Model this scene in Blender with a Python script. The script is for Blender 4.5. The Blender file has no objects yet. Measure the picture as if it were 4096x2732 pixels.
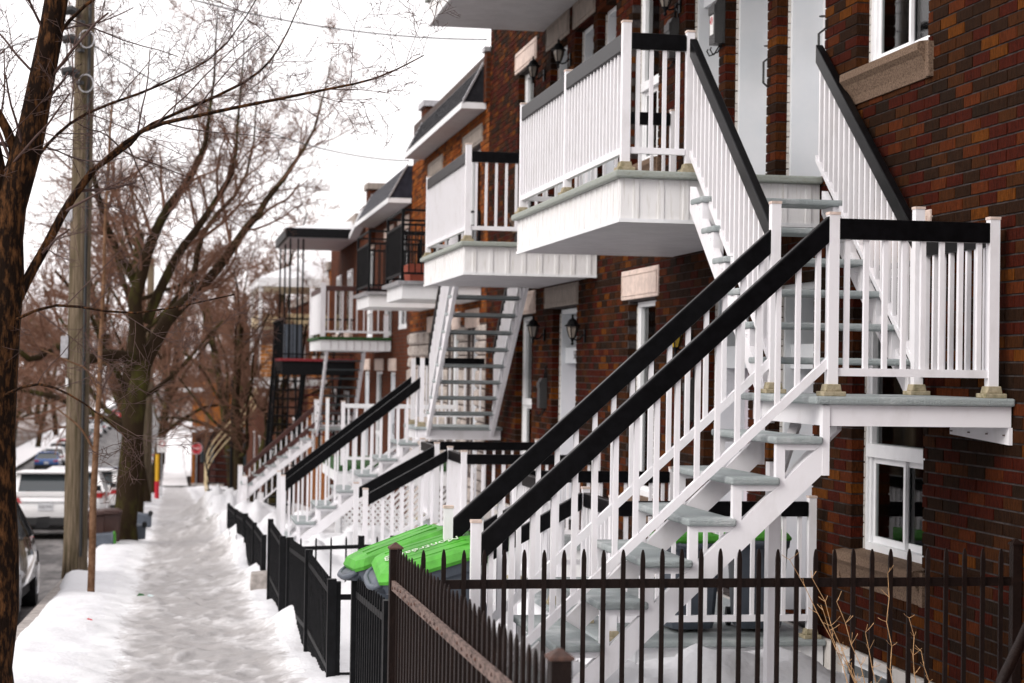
import bpy, bmesh, math, random
from mathutils import Vector, Matrix, noise

# ------------------------------------------------------------------ camera, sky, sun, exposure
scene = bpy.context.scene
col = scene.collection
YAW, PITCH, ROLL = 0.17912, 0.014546, 0.015212
fw = Vector((math.sin(YAW)*math.cos(PITCH), math.cos(YAW)*math.cos(PITCH), math.sin(PITCH)))
rt = Vector((math.cos(YAW), -math.sin(YAW), 0)); up = rt.cross(fw)
rt2 = math.cos(ROLL)*rt + math.sin(ROLL)*up; up2 = -math.sin(ROLL)*rt + math.cos(ROLL)*up
cd = bpy.data.cameras.new('camera'); cam = bpy.data.objects.new('camera', cd); col.objects.link(cam)
cam.matrix_world = Matrix(((rt2.x, up2.x, -fw.x, 0), (rt2.y, up2.y, -fw.y, 0), (rt2.z, up2.z, -fw.z, 0), (0, 0, 0, 1)))
cd.sensor_width = 36; cd.lens = 65.61; cd.clip_end = 3000; cd.clip_start = 0.1
cd.dof.use_dof = True; cd.dof.focus_distance = 9.6; cd.dof.aperture_fstop = 4.0
scene.camera = cam
cy = scene.cycles
cy.max_bounces = 5; cy.diffuse_bounces = 2; cy.glossy_bounces = 2; cy.transmission_bounces = 4; cy.transparent_max_bounces = 6
cy.caustics_reflective = False; cy.caustics_refractive = False; cy.use_denoising = True

world = bpy.data.worlds.new('World'); scene.world = world; world.use_nodes = True
wn = world.node_tree; bg = wn.nodes['Background']
sky = wn.nodes.new('ShaderNodeTexSky'); sky.sky_type = 'NISHITA'; sky.sun_disc = False
SUN_EL, SUN_AZ = math.radians(32), math.radians(-118)      # azimuth from +Y towards +X
sky.sun_elevation = SUN_EL; sky.sun_rotation = SUN_AZ; sky.dust_density = 6; sky.air_density = 1.2
ovc = wn.nodes.new('ShaderNodeMix'); ovc.data_type = 'RGBA'; ovc.inputs[0].default_value = 0.88
ovc.inputs[7].default_value = (11.0, 10.5, 10.6, 1)        # even cloud layer
wn.links.new(sky.outputs[0], ovc.inputs[6]); wn.links.new(ovc.outputs[2], bg.inputs[0])
bg.inputs[1].default_value = 0.1
sl = bpy.data.lights.new('sun', 'SUN'); sun = bpy.data.objects.new('sun', sl); col.objects.link(sun)
sl.energy = 1.25; sl.angle = math.radians(30); sl.color = (1, 0.97, 0.93)
sd = Vector((math.sin(SUN_AZ)*math.cos(SUN_EL), math.cos(SUN_AZ)*math.cos(SUN_EL), math.sin(SUN_EL)))
sun.rotation_euler = sd.to_track_quat('Z', 'Y').to_euler()
vs = scene.view_settings; vs.view_transform = 'Standard'; vs.look = 'None'; vs.exposure = 0.6; vs.gamma = 1

# ------------------------------------------------------------------ helpers
WL = {}
RND = random.Random(7)

class MB:
    def __init__(s): s.v = []; s.f = []; s.m = []
    def box(s, x0, x1, y0, y1, z0, z1, m=0):
        b = len(s.v)
        s.v += [(x0,y0,z0),(x1,y0,z0),(x1,y1,z0),(x0,y1,z0),(x0,y0,z1),(x1,y0,z1),(x1,y1,z1),(x0,y1,z1)]
        for q in ((0,3,2,1),(4,5,6,7),(0,1,5,4),(1,2,6,5),(2,3,7,6),(3,0,4,7)):
            s.f.append(tuple(b+i for i in q)); s.m.append(m)
        return s
    def bar(s, p0, p1, w, h, upv=(0,0,1), m=0):
        """beam from p0 to p1, w across, h along upv (upv kept exactly: ends are cut plumb)"""
        p0 = Vector(p0); p1 = Vector(p1); d = (p1-p0).normalized(); u = Vector(upv)
        side = d.cross(u)
        side = side.normalized() if side.length > 1e-6 else Vector((1,0,0))
        a = side*w/2; c = u*h/2; b = len(s.v)
        for p in (p0, p1):
            for q in (-a-c, a-c, a+c, -a+c): s.v.append(tuple(p+q))
        for q in ((0,3,2,1),(4,5,6,7),(0,1,5,4),(1,2,6,5),(2,3,7,6),(3,0,4,7)):
            s.f.append(tuple(b+i for i in q)); s.m.append(m)
        return s
    def tube(s, pts, rad, n=6, m=0, cap=True):
        pts = [Vector(p) for p in pts]; k = len(pts)
        if not hasattr(rad, '__len__'): rad = [rad]*k
        b = len(s.v); ref = None
        for i, p in enumerate(pts):
            t = pts[min(i+1, k-1)] - pts[max(i-1, 0)]
            if t.length < 1e-9: t = Vector((0,0,1))
            t.normalize()
            if ref is None: ref = Vector((0,0,1)) if abs(t.z) < .9 else Vector((1,0,0))
            a = t.cross(ref)
            if a.length < 1e-6: a = t.cross(Vector((0,1,0)))
            a.normalize(); c = a.cross(t); ref = c
            for j in range(n):
                an = 2*math.pi*j/n
                s.v.append(tuple(p + (a*math.cos(an) + c*math.sin(an))*rad[i]))
        for i in range(k-1):
            for j in range(n):
                s.f.append((b+i*n+j, b+i*n+(j+1)%n, b+(i+1)*n+(j+1)%n, b+(i+1)*n+j)); s.m.append(m)
        if cap and n > 3:
            s.f.append(tuple(b+j for j in range(n))[::-1]); s.m.append(m)
            s.f.append(tuple(b+(k-1)*n+j for j in range(n))); s.m.append(m)
        return s
    def prism(s, poly, axis, a0, a1, m=0):
        """poly: 2D points in the two remaining axes (in axis order), extruded from a0 to a1"""
        n = len(poly); b = len(s.v)
        for a in (a0, a1):
            for (p, q) in poly:
                s.v.append({'x': (a,p,q), 'y': (p,a,q), 'z': (p,q,a)}[axis])
        s.f.append(tuple(b+i for i in range(n))[::-1]); s.m.append(m)
        s.f.append(tuple(b+n+i for i in range(n))); s.m.append(m)
        for i in range(n):
            s.f.append((b+i, b+(i+1)%n, b+n+(i+1)%n, b+n+i)); s.m.append(m)
        return s
    def lathe(s, prof, c, n=12, m=0):
        b = len(s.v); k = len(prof)
        for (r, z) in prof:
            for j in range(n):
                an = 2*math.pi*j/n
                s.v.append((c[0]+r*math.cos(an), c[1]+r*math.sin(an), c[2]+z))
        for i in range(k-1):
            for j in range(n):
                s.f.append((b+i*n+j, b+i*n+(j+1)%n, b+(i+1)*n+(j+1)%n, b+(i+1)*n+j)); s.m.append(m)
        s.f.append(tuple(b+j for j in range(n))[::-1]); s.m.append(m)
        s.f.append(tuple(b+(k-1)*n+j for j in range(n))); s.m.append(m)
        return s
    def loft(s, rings, m=0, cap=True):
        n = len(rings[0]); b = len(s.v)
        for r in rings: s.v += [tuple(p) for p in r]
        for i in range(len(rings)-1):
            for j in range(n):
                s.f.append((b+i*n+j, b+i*n+(j+1)%n, b+(i+1)*n+(j+1)%n, b+(i+1)*n+j)); s.m.append(m)
        if cap:
            s.f.append(tuple(b+j for j in range(n))[::-1]); s.m.append(m)
            s.f.append(tuple(b+(len(rings)-1)*n+j for j in range(n))); s.m.append(m)
        return s
    def quad(s, *pts, m=0):
        b = len(s.v); s.v += [tuple(p) for p in pts]; s.f.append(tuple(range(b, b+len(pts)))); s.m.append(m); return s
    def mesh(s, name, mats, smooth=False, bevel=0, fix=True):
        me = bpy.data.meshes.new(name); me.from_pydata(s.v, [], s.f)
        if not isinstance(mats, (list, tuple)): mats = [mats]
        for mt in mats: me.materials.append(mt)
        if len(mats) > 1: me.polygons.foreach_set('material_index', s.m)
        if bevel or fix:
            bm = bmesh.new(); bm.from_mesh(me)
            if bevel:
                bmesh.ops.bevel(bm, geom=bm.edges[:], offset=bevel, segments=2, affect='EDGES', profile=.5)
            if fix: bmesh.ops.recalc_face_normals(bm, faces=bm.faces[:])
            bm.to_mesh(me); bm.free()
        if smooth: me.polygons.foreach_set('use_smooth', [True]*len(me.polygons))
        me.update(); return me

def link(name, data, parent=None, wloc=(0,0,0), local=None, rot=None):
    o = bpy.data.objects.new(name, data); col.objects.link(o)
    if parent is not None:
        o.parent = parent
        if local is not None: o.location = local; WL[o.name] = WL[parent.name]
        else: o.location = Vector(wloc) - WL[parent.name]; WL[o.name] = Vector(wloc)
    else:
        o.location = wloc; WL[o.name] = Vector(wloc)
    if rot: o.rotation_euler = rot
    return o
def tag(o, label, cat=None, group=None, kind=None):
    if label: o['label'] = label
    if cat: o['category'] = cat
    if group: o['group'] = group
    if kind: o['kind'] = kind
    return o
def thing(name, label, cat, loc=(0,0,0), rot=None, group=None):
    o = link(name, None, None, loc, rot=rot); o.empty_display_size = .1
    return tag(o, label, cat, group)
def part(mb, name, mats, parent, smooth=False, bevel=0, wloc=(0,0,0)):
    return link(name, mb.mesh(name, mats, smooth, bevel), parent, wloc)
def lpart(mb, name, mats, parent, smooth=False, bevel=0):
    return link(name, mb.mesh(name, mats, smooth, bevel), parent, local=(0,0,0))
def solo(mb, name, mats, label, cat, smooth=False, bevel=0, group=None, loc=(0,0,0)):
    return tag(link(name, mb.mesh(name, mats, smooth, bevel), None, loc), label, cat, group)
def struct(mb, name, mats, smooth=False, fix=True):
    return tag(link(name, mb.mesh(name, mats, smooth, fix=fix)), None, kind='structure')
def text_mesh(txt, size, mat, name='lettering', extrude=.001):
    cu = bpy.data.curves.new('t', 'FONT'); cu.body = txt; cu.size = size; cu.align_x = 'CENTER'; cu.align_y = 'CENTER'; cu.extrude = extrude
    cu.resolution_u = 3
    ob = bpy.data.objects.new('t', cu); col.objects.link(ob)
    bpy.context.view_layer.update()
    me = bpy.data.meshes.new_from_object(ob.evaluated_get(bpy.context.evaluated_depsgraph_get()))
    bpy.data.objects.remove(ob); bpy.data.curves.remove(cu)
    me.name = name; me.materials.clear(); me.materials.append(mat); return me
def sm(a, b, x):
    t = max(0., min(1., (x-a)/(b-a))); return t*t*(3-2*t)

# ------------------------------------------------------------------ materials
def mat(name, c, rough=.6, metal=0, spec=.5, var=.0, vscale=8, bump=0, bscale=40, stretch=None, c2=None, lo=.4, hi=.6, coat=0, sheen=0):
    m = bpy.data.materials.new(name); m.use_nodes = True; nt = m.node_tree; p = nt.nodes['Principled BSDF']
    p.inputs['Base Color'].default_value = (*c, 1); p.inputs['Roughness'].default_value = rough
    p.inputs['Metallic'].default_value = metal; p.inputs['Specular IOR Level'].default_value = spec
    p.inputs['Coat Weight'].default_value = coat
    if c2 or var or bump:
        geo = nt.nodes.new('ShaderNodeNewGeometry'); mp = nt.nodes.new('ShaderNodeMapping')
        nt.links.new(geo.outputs['Position'], mp.inputs[0])
        if stretch: mp.inputs['Scale'].default_value = stretch
    if c2 or var:
        nz = nt.nodes.new('ShaderNodeTexNoise'); nz.inputs['Scale'].default_value = vscale; nz.inputs['Detail'].default_value = 6; nz.inputs['Roughness'].default_value = .65
        nt.links.new(mp.outputs[0], nz.inputs['Vector'])
        rp = nt.nodes.new('ShaderNodeValToRGB'); nt.links.new(nz.outputs['Fac'], rp.inputs[0])
        if c2: a, b = c, c2
        else: a = tuple(x*(1-var) for x in c); b = tuple(min(1, x*(1+var)) for x in c)
        rp.color_ramp.elements[0].position = lo; rp.color_ramp.elements[0].color = (*a, 1)
        rp.color_ramp.elements[1].position = hi; rp.color_ramp.elements[1].color = (*b, 1)
        nt.links.new(rp.outputs[0], p.inputs['Base Color'])
    if bump:
        nb = nt.nodes.new('ShaderNodeTexNoise'); nb.inputs['Scale'].default_value = bscale; nb.inputs['Detail'].default_value = 5
        nt.links.new(mp.outputs[0], nb.inputs['Vector'])
        bp = nt.nodes.new('ShaderNodeBump'); bp.inputs['Strength'].default_value = bump; bp.inputs['Distance'].default_value = .01
        nt.links.new(nb.outputs['Fac'], bp.inputs['Height']); nt.links.new(bp.outputs[0], p.inputs['Normal'])
    return m

M = {}
BR = [('brick_umber', (.0215,.0092,.0044)), ('brick_red', (.046,.0075,.0033)), ('brick_brown', (.046,.0150,.0044)), ('brick_orange', (.10,.030,.004)), ('brick_char', (.0175,.009,.0052)), ('brick_rust', (.076,.0178,.0048))]
M['bricks'] = [mat(n, c, .9, spec=.06, var=.6, vscale=7, stretch=(17,17,2.6), bump=1.0, bscale=16, lo=.3, hi=.7) for n, c in BR]
BR2 = [('brick_clay', (.185,.050,.012)), ('brick_tan', (.145,.052,.016)), ('brick_dark', (.07,.025,.013)), ('brick_ember', (.25,.078,.018))]
M['bricks2'] = [mat(n, c, .9, spec=.06, var=.35, vscale=9, stretch=(10,10,2), bump=.5, bscale=16) for n, c in BR2]
M['mortar'] = mat('mortar', (.050,.042,.041), .9, spec=.1, var=.35, vscale=12, bump=.5, bscale=120)
M['mortar2'] = mat('mortar_dark', (.07,.05,.045), .9, var=.3)
def rail_white():
    m = mat('white_aluminium', (.86,.85,.885), .34, c2=(.66,.64,.645), vscale=4, stretch=(1.5,1.5,.7), lo=.5, hi=.92)
    return m
M['white'] = rail_white()
M['white2'] = mat('white_pvc', (.82,.83,.85), .42, var=.04, vscale=4)
M['whited'] = mat('white_fascia_streaked', (.84,.835,.84), .4, c2=(.50,.47,.41), vscale=5, stretch=(9,9,.7), lo=.52, hi=.86)
M['jamb'] = mat('white_jamb', (.66,.70,.74), .45, c2=(.74,.76,.79), vscale=3, lo=.3, hi=.7)
M['door'] = mat('white_door', (.72,.71,.74), .35, var=.03)
M['lilac'] = mat('lilac_door', (.62,.56,.62), .4, var=.04)
M['black'] = mat('black_vinyl_rail', (.0035,.0035,.0042), .34, spec=.11, var=.3, vscale=20)
M['railgrey'] = M['black']
M['brownrail'] = mat('maroon_rail', (.055,.016,.012), .4, var=.2)
M['tread'] = mat('grey_green_tread', (.31,.35,.355), .55, c2=(.60,.62,.63), vscale=4.5, lo=.5, hi=.78, bump=.9, bscale=130)
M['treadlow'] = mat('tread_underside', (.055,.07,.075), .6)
M['deckedge'] = mat('weathered_deck_edge', (.36,.39,.36), .7, c2=(.24,.25,.17), vscale=10, stretch=(4,4,10), lo=.5, hi=.78, bump=.6, bscale=90)
M['soffit'] = mat('soffit', (.60,.58,.60), .5, var=.06, vscale=5)
M['block'] = mat('mossy_block', (.40,.345,.245), .9, spec=.1, c2=(.20,.18,.10), vscale=22, lo=.45, hi=.7, bump=.6, bscale=60)
M['stone'] = mat('limestone', (.62,.50,.44), .85, var=.12, vscale=12, bump=.4, bscale=70)
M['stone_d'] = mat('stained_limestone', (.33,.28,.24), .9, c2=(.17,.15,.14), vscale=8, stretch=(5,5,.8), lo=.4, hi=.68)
M['granite'] = mat('granite_sill', (.21,.145,.105), .9, spec=.1, c2=(.10,.066,.046), vscale=90, lo=.42, hi=.6, bump=.6, bscale=140)
M['rock'] = mat('rockface_stone', (.48,.42,.38), .9, c2=(.30,.26,.24), vscale=9, bump=1, bscale=18)
M['parge'] = mat('peeling_parging', (.60,.57,.54), .85, c2=(.33,.30,.27), vscale=7, lo=.5, hi=.8, bump=.6, bscale=30)
M['browniron'] = mat('brown_painted_iron', (.010,.0052,.0042), .5, spec=.15, c2=(.022,.011,.008), vscale=14, lo=.5, hi=.85, bump=.35, bscale=80)
M['rustrail'] = mat('weathered_bar', (.19,.13,.11), .7, c2=(.035,.018,.013), vscale=22, stretch=(3,1,3), lo=.42, hi=.62, bump=.5, bscale=60)
M['blackiron'] = mat('black_painted_iron', (.0045,.0048,.0058), .5, spec=.15, var=.3, vscale=20, bump=.2)
M['rustpost'] = mat('rusty_cap', (.10,.045,.03), .7, c2=(.045,.022,.017), vscale=20, bump=.4)
M['green'] = mat('green_bin_lid', (.075,.33,.035), .55, spec=.3, var=.22, vscale=5)
M['dgreen'] = mat('dark_green_plastic', (.02,.12,.03), .5)
M['bingrey'] = mat('slate_grey_bin', (.075,.09,.115), .5, var=.1, vscale=6)
M['binbrown'] = mat('brown_bin', (.045,.018,.014), .5, var=.1)
M['print'] = mat('white_print', (.50,.60,.46), .7, var=.3, vscale=40)
M['ink'] = mat('grey_ink', (.16,.16,.17), .6)
M['turf'] = mat('plastic_turf', (.02,.075,.015), .95, var=.4, vscale=50, bump=1, bscale=150)
M['snow'] = mat('snow', (.69,.695,.72), .75, c2=(.58,.57,.585), vscale=2.6, lo=.5, hi=.85, bump=.9, bscale=22)
M['snowdirty'] = mat('dirty_snow', (.80,.79,.80), .7, c2=(.42,.38,.36), vscale=5, lo=.5, hi=.8, bump=.8, bscale=22)
M['roof'] = mat('slate_shingle', (.022,.022,.027), .6, spec=.15, c2=(.012,.012,.015), vscale=6, bump=.3)
M['roofblue'] = mat('blue_black_slate', (.014,.015,.023), .5, spec=.2, c2=(.03,.031,.045), vscale=5, bump=.3)
M['metal'] = mat('galvanised', (.45,.45,.47), .4, metal=.7, var=.2, vscale=20)
M['rubber'] = mat('tyre', (.012,.012,.013), .8)
M['carwhite'] = mat('white_car_paint', (.86,.86,.87), .22, coat=.6, c2=(.76,.74,.71), vscale=3, lo=.5, hi=.9)
M['carblue'] = mat('blue_car_paint', (.012,.07,.25), .2, coat=.7)
M['cardark'] = mat('dark_grey_car_paint', (.028,.028,.031), .18, coat=.8)
M['carred'] = mat('red_car_paint', (.42,.012,.018), .25, coat=.6)
M['carsilver'] = mat('silver_car_paint', (.36,.37,.39), .25, metal=.5, coat=.6)
M['carnavy'] = mat('navy_car_paint', (.012,.03,.10), .2, coat=.7)
M['carglass'] = mat('car_glass', (.03,.04,.045), .05, spec=.9)
M['plastic'] = mat('black_plastic', (.014,.014,.015), .55)
M['taillight'] = mat('red_lens', (.40,.012,.015), .15, coat=.5)
M['plate'] = mat('licence_plate', (.62,.63,.66), .5)
M['chrome'] = mat('rim', (.45,.46,.48), .25, metal=.8)
M['red'] = mat('sign_red', (.52,.012,.03), .5)
M['signwhite'] = mat('sign_white', (.78,.78,.78), .5)
M['yellow'] = mat('yellow_paint', (.75,.42,.02), .5)
M['orange'] = mat('fresh_cut_wood', (.72,.33,.08), .7, c2=(.62,.45,.28), vscale=6, lo=.4, hi=.65)
M['woodpole'] = mat('grey_pole_wood', (.19,.145,.105), .9, spec=.08, c2=(.055,.045,.024), vscale=4, stretch=(9,9,.5), lo=.36, hi=.66, bump=.9, bscale=7)
M['bark'] = mat('brown_furrowed_bark', (.012,.0068,.0045), .95, spec=.08, c2=(.125,.055,.022), vscale=5.5, stretch=(6,6,2.0), lo=.47, hi=.68, bump=1, bscale=9)
M['twig'] = mat('red_brown_twig', (.075,.042,.035), .8, spec=.2, c2=(.12,.08,.072), vscale=3, lo=.4, hi=.65)
M['moss'] = mat('dark_mossy_bark', (.030,.020,.012), .95, spec=.05, c2=(.070,.068,.018), vscale=2.6, stretch=(1,1,.5), lo=.5, hi=.72, bump=1, bscale=12)
M['fartwig'] = mat('far_twig', (.14,.072,.048), .9, spec=.08, c2=(.21,.115,.08), vscale=.6, lo=.4, hi=.62)
M['sapbark'] = mat('sapling_bark', (.12,.062,.033), .85, spec=.1, c2=(.20,.115,.07), vscale=12, bump=.5)
M['weed'] = mat('dry_straw_stem', (.52,.31,.15), .8, var=.25, vscale=30)
M['needle'] = mat('evergreen_needle', (.025,.06,.012), .8, var=.4, vscale=20)
M['concrete'] = mat('concrete', (.32,.29,.27), .9, var=.25, vscale=9, bump=.5, bscale=50)
M['interior'] = mat('dark_interior', (.012,.012,.013), .9)
M['curtain'] = mat('pale_curtain', (.62,.74,.75), .9, var=.05, vscale=3)
M['curtaind'] = mat('grey_screen', (.085,.085,.095), .85, var=.1)
M['frosted'] = mat('frosted_glass', (.16,.18,.19), .25, c2=(.07,.08,.085), vscale=20, stretch=(6,6,.8))
M['leather'] = mat('hammered_black_iron', (.013,.013,.014), .35, bump=1.0, bscale=130, spec=.7)
M['amber'] = mat('amber_glass', (.55,.36,.02), .2)
M['smoke'] = mat('smoked_glass', (.25,.22,.19), .15)
M['deckwood'] = mat('painted_red_step', (.20,.012,.018), .5)
M['cream'] = mat('cream_siding', (.62,.50,.30), .6, var=.08)
M['orangebrick'] = None

def glass_mat():
    m = bpy.data.materials.new('window_glass'); m.use_nodes = True; nt = m.node_tree; nt.nodes.remove(nt.nodes['Principled BSDF'])
    tr = nt.nodes.new('ShaderNodeBsdfTransparent'); gl = nt.nodes.new('ShaderNodeBsdfGlossy'); gl.inputs['Roughness'].default_value = .03
    tr.inputs[0].default_value = (.82,.88,.88,1)
    fr = nt.nodes.new('ShaderNodeFresnel'); fr.inputs[0].default_value = 1.5; mx = nt.nodes.new('ShaderNodeMixShader')
    nt.links.new(fr.outputs[0], mx.inputs[0]); nt.links.new(tr.outputs[0], mx.inputs[1]); nt.links.new(gl.outputs[0], mx.inputs[2])
    nt.links.new(mx.outputs[0], nt.nodes['Material Output'].inputs[0]); return m
M['glass'] = glass_mat()

def brick_tex(name, cols, mortar, scale=1.):
    m = bpy.data.materials.new(name); m.use_nodes = True; nt = m.node_tree; p = nt.nodes['Principled BSDF']; p.inputs['Roughness'].default_value = .9; p.inputs['Specular IOR Level'].default_value = .06
    geo = nt.nodes.new('ShaderNodeNewGeometry'); sx = nt.nodes.new('ShaderNodeSeparateXYZ'); cx = nt.nodes.new('ShaderNodeCombineXYZ')
    nt.links.new(geo.outputs['Position'], sx.inputs[0])
    ad = nt.nodes.new('ShaderNodeMath'); ad.operation = 'ADD'; nt.links.new(sx.outputs[0], ad.inputs[0]); nt.links.new(sx.outputs[1], ad.inputs[1])
    nt.links.new(ad.outputs[0], cx.inputs[0]); nt.links.new(sx.outputs[2], cx.inputs[1])
    b = nt.nodes.new('ShaderNodeTexBrick'); nt.links.new(cx.outputs[0], b.inputs['Vector'])
    b.inputs['Color1'].default_value = (*cols[0],1); b.inputs['Color2'].default_value = (*cols[1],1); b.inputs['Mortar'].default_value = (*mortar,1)
    b.inputs['Scale'].default_value = 1; b.inputs['Brick Width'].default_value = .213*scale; b.inputs['Row Height'].default_value = .0677*scale
    b.inputs['Mortar Size'].default_value = .006*scale; b.inputs['Bias'].default_value = -.2
    nz = nt.nodes.new('ShaderNodeTexNoise'); nz.inputs['Scale'].default_value = 2.5; nt.links.new(geo.outputs['Position'], nz.inputs['Vector'])
    mx = nt.nodes.new('ShaderNodeMix'); mx.data_type = 'RGBA'; mx.blend_type = 'MULTIPLY'; mx.inputs[0].default_value = .5
    nt.links.new(b.outputs['Color'], mx.inputs[6]); nt.links.new(nz.outputs['Fac'], mx.inputs[7]); nt.links.new(mx.outputs[2], p.inputs['Base Color'])
    bp = nt.nodes.new('ShaderNodeBump'); bp.inputs['Strength'].default_value = .6; bp.inputs['Distance'].default_value = .01; bp.invert = True
    nt.links.new(b.outputs['Fac'], bp.inputs['Height']); nt.links.new(bp.outputs[0], p.inputs['Normal'])
    return m
M['bt_red'] = brick_tex('far_brick_red', ((.13,.034,.012),(.07,.021,.009)), (.075,.058,.05))
M['bt_orange'] = brick_tex('far_brick_orange', ((.46,.15,.025),(.30,.09,.018)), (.16,.12,.09))
M['bt_dark'] = brick_tex('far_brick_dark', ((.07,.014,.008),(.045,.012,.008)), (.06,.05,.045))
M['bt_plaid'] = brick_tex('patterned_cloth', ((.75,.30,.08),(.65,.25,.07)), (.7,.62,.55), 1.6)

def ice_mat():
    m = bpy.data.materials.new('trodden_icy_snow'); m.use_nodes = True; nt = m.node_tree; p = nt.nodes['Principled BSDF']
    geo = nt.nodes.new('ShaderNodeNewGeometry'); at = nt.nodes.new('ShaderNodeAttribute'); at.attribute_name = 'wet'
    n1 = nt.nodes.new('ShaderNodeTexNoise'); n1.inputs['Scale'].default_value = 13; n1.inputs['Detail'].default_value = 6; n1.inputs['Roughness'].default_value = .7
    nt.links.new(geo.outputs['Position'], n1.inputs['Vector'])
    a1 = nt.nodes.new('ShaderNodeMath'); a1.operation = 'MULTIPLY_ADD'; a1.inputs[1].default_value = .9; nt.links.new(n1.outputs['Fac'], a1.inputs[0]); nt.links.new(at.outputs['Fac'], a1.inputs[2])
    rp = nt.nodes.new('ShaderNodeValToRGB'); nt.links.new(a1.outputs[0], rp.inputs[0])
    e = rp.color_ramp.elements; e[0].position = .62; e[0].color = (.72,.725,.74,1); e[1].position = 1.0; e[1].color = (.30,.285,.28,1)
    k = e.new(.70); k.color = (.56,.55,.555,1)
    nt.links.new(rp.outputs[0], p.inputs['Base Color'])
    r2 = nt.nodes.new('ShaderNodeMapRange'); r2.inputs[1].default_value = .6; r2.inputs[2].default_value = 1.0; r2.inputs[3].default_value = .8; r2.inputs[4].default_value = .3
    nt.links.new(a1.outputs[0], r2.inputs[0]); nt.links.new(r2.outputs[0], p.inputs['Roughness'])
    bp = nt.nodes.new('ShaderNodeBump'); bp.inputs['Strength'].default_value = .7; bp.inputs['Distance'].default_value = .015
    nt.links.new(n1.outputs['Fac'], bp.inputs['Height']); nt.links.new(bp.outputs[0], p.inputs['Normal'])
    return m
M['ice'] = ice_mat()
M['asphalt'] = mat('wet_slushy_asphalt', (.05,.046,.046), .7, spec=.25, c2=(.26,.245,.24), vscale=1.1, stretch=(1.6,.35,1), lo=.42, hi=.72, bump=.4, bscale=14)
M['ground'] = mat('snowy_ground', (.10,.065,.045), .9, c2=(.55,.53,.54), vscale=.3, lo=.5, hi=.72)

# ------------------------------------------------------------------ terrain
def gz(y):
    """street profile: falls 5.2 % away from the camera, levels off in the dip"""
    if y < 112: return -1.45 - .052*y
    t = min(1., (y-112)/24.)
    if y < 136: return -1.45 - 5.824 - (y-112)*(.052*(1-t/2) + .002*t/2)
    return -1.45 - 5.824 - 24*.027 - (y-136)*.002
def nz(x, y, s, o=0): return noise.noise(Vector((x*s+o, y*s, o*1.7)))
def hgt(x, y):
    z = gz(y)
    if y > 108 and y < 116: return z - .0 
    road = sm(-1.15, -1.45, x)
    verge = sm(-1.45, -1.0, x) * (1-sm(-.75, -.3, x))
    walk = sm(-.75, -.3, x)*(1-sm(.78, 1.05, x))
    yard = sm(.95, 1.9, x)
    h = 0
    h += verge*(.05 + .04*nz(x, y, .9, 3) + .035*nz(x, y, 3, 5) + .015*nz(x, y, 9, 8))
    h += walk*(.03*nz(x, y*.8, 3.2, 1) + .022*nz(x, y, 7, 9)) + .02
    ed = math.exp(-((x-.98)/.22)**2)
    h += ed*(.05 + .05*nz(x, y, .8, 12) + .03*nz(x, y, 3, 2) + .015*nz(x, y, 8, 5))
    h += yard*(.06 + .12*nz(x, y, .75, 8) + .06*nz(x, y, 2.5, 4) + .025*nz(x, y, 7, 6))
    # heaps of shovelled snow in the front yards
    for (hx, hy, r, a) in ((2.5,10.3,.62,.26),(3.4,10.5,.6,.24),(1.9,11.9,.7,.12),(1.55,15.6,.6,.26),(2.1,16.1,.7,.22),(1.7,22.0,.8,.4),(2.4,23.0,.9,.45),(1.35,26.5,.9,.4),(1.6,30,1.,.5),(1.5,36,1.0,.6),(1.3,44,.8,.7),(1.25,48,.8,.8),(1.6,10.1,.5,.30),(-1.3,22.6,.5,.12)):
        dd = ((x-hx)**2 + (y-hy)**2)/(r*r)
        if dd < 6: h += a*math.exp(-dd)*(1+.35*nz(x, y, 3.5, 7)+.2*nz(x,y,9,3))
    return z + h*(1-road) - .30*road
def sheet(xs, ys, fn):
    mb = MB(); n = len(xs)
    for y in ys:
        for x in xs: mb.v.append((x, y, fn(x, y)))
    for j in range(len(ys)-1):
        for i in range(n-1):
            mb.f.append((j*n+i, j*n+i+1, (j+1)*n+i+1, (j+1)*n+i)); mb.m.append(0)
    return mb
def rng(a, b, s):
    n = max(1, int(round((b-a)/s))); return [a+(b-a)*i/n for i in range(n+1)]
ysA = rng(2, 8, .25) + rng(8, 26, .07)[1:] + rng(26, 60, .2)[1:] + rng(60, 108, .8)[1:]
def crossroad(z, y): return z
FEET = {}
fr_ = random.Random(77)
for i in range(1500):
    fx, fy, fa = fr_.gauss(.22, .30), fr_.uniform(6, 46), fr_.gauss(0, .25)
    FEET.setdefault(int(fy*2), []).append((fx, fy, math.cos(fa), math.sin(fa), fr_.uniform(.008, .026)))
def foot(x, y):
    d = 0.
    for k in (int(y*2)-1, int(y*2), int(y*2)+1):
        for (fx, fy, c, s_, dep) in FEET.get(k, ()):
            u = (x-fx)*c - (y-fy)*s_; v = (x-fx)*s_ + (y-fy)*c
            q = (u/.055)**2 + (v/.15)**2
            if q < 4: d = max(d, dep*math.exp(-q*q*.6)) if q < 1.3 else max(d, -.012*math.exp(-(q-2)**2*2)) if d == 0 else d
    return d
def walk_z(x, y): return hgt(x, y) - foot(x, y)*(1-sm(.45, .6, abs(x-.14)))
ysW = rng(2, 9, .25) + rng(9, 27, .05)[1:] + rng(27, 46, .12)[1:] + rng(46, 108, .6)[1:]
xsW = rng(-.62, .90, .042)
wmb = sheet(xsW, ysW, walk_z)
wme = wmb.mesh('sidewalk', M['ice'], True, fix=False)
wet = []
for y in ysW:
    for x in xsW:
        band = (1-sm(.42, .78, abs(x-.22+.1*nz(x, y, .5, 21))))
        wet.append(max(0, band*(.43+.22*nz(x, y*.7, 1.6, 31)+.12*nz(x, y, 6, 33))) + max(0, foot(x, y))*14*band)
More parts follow.
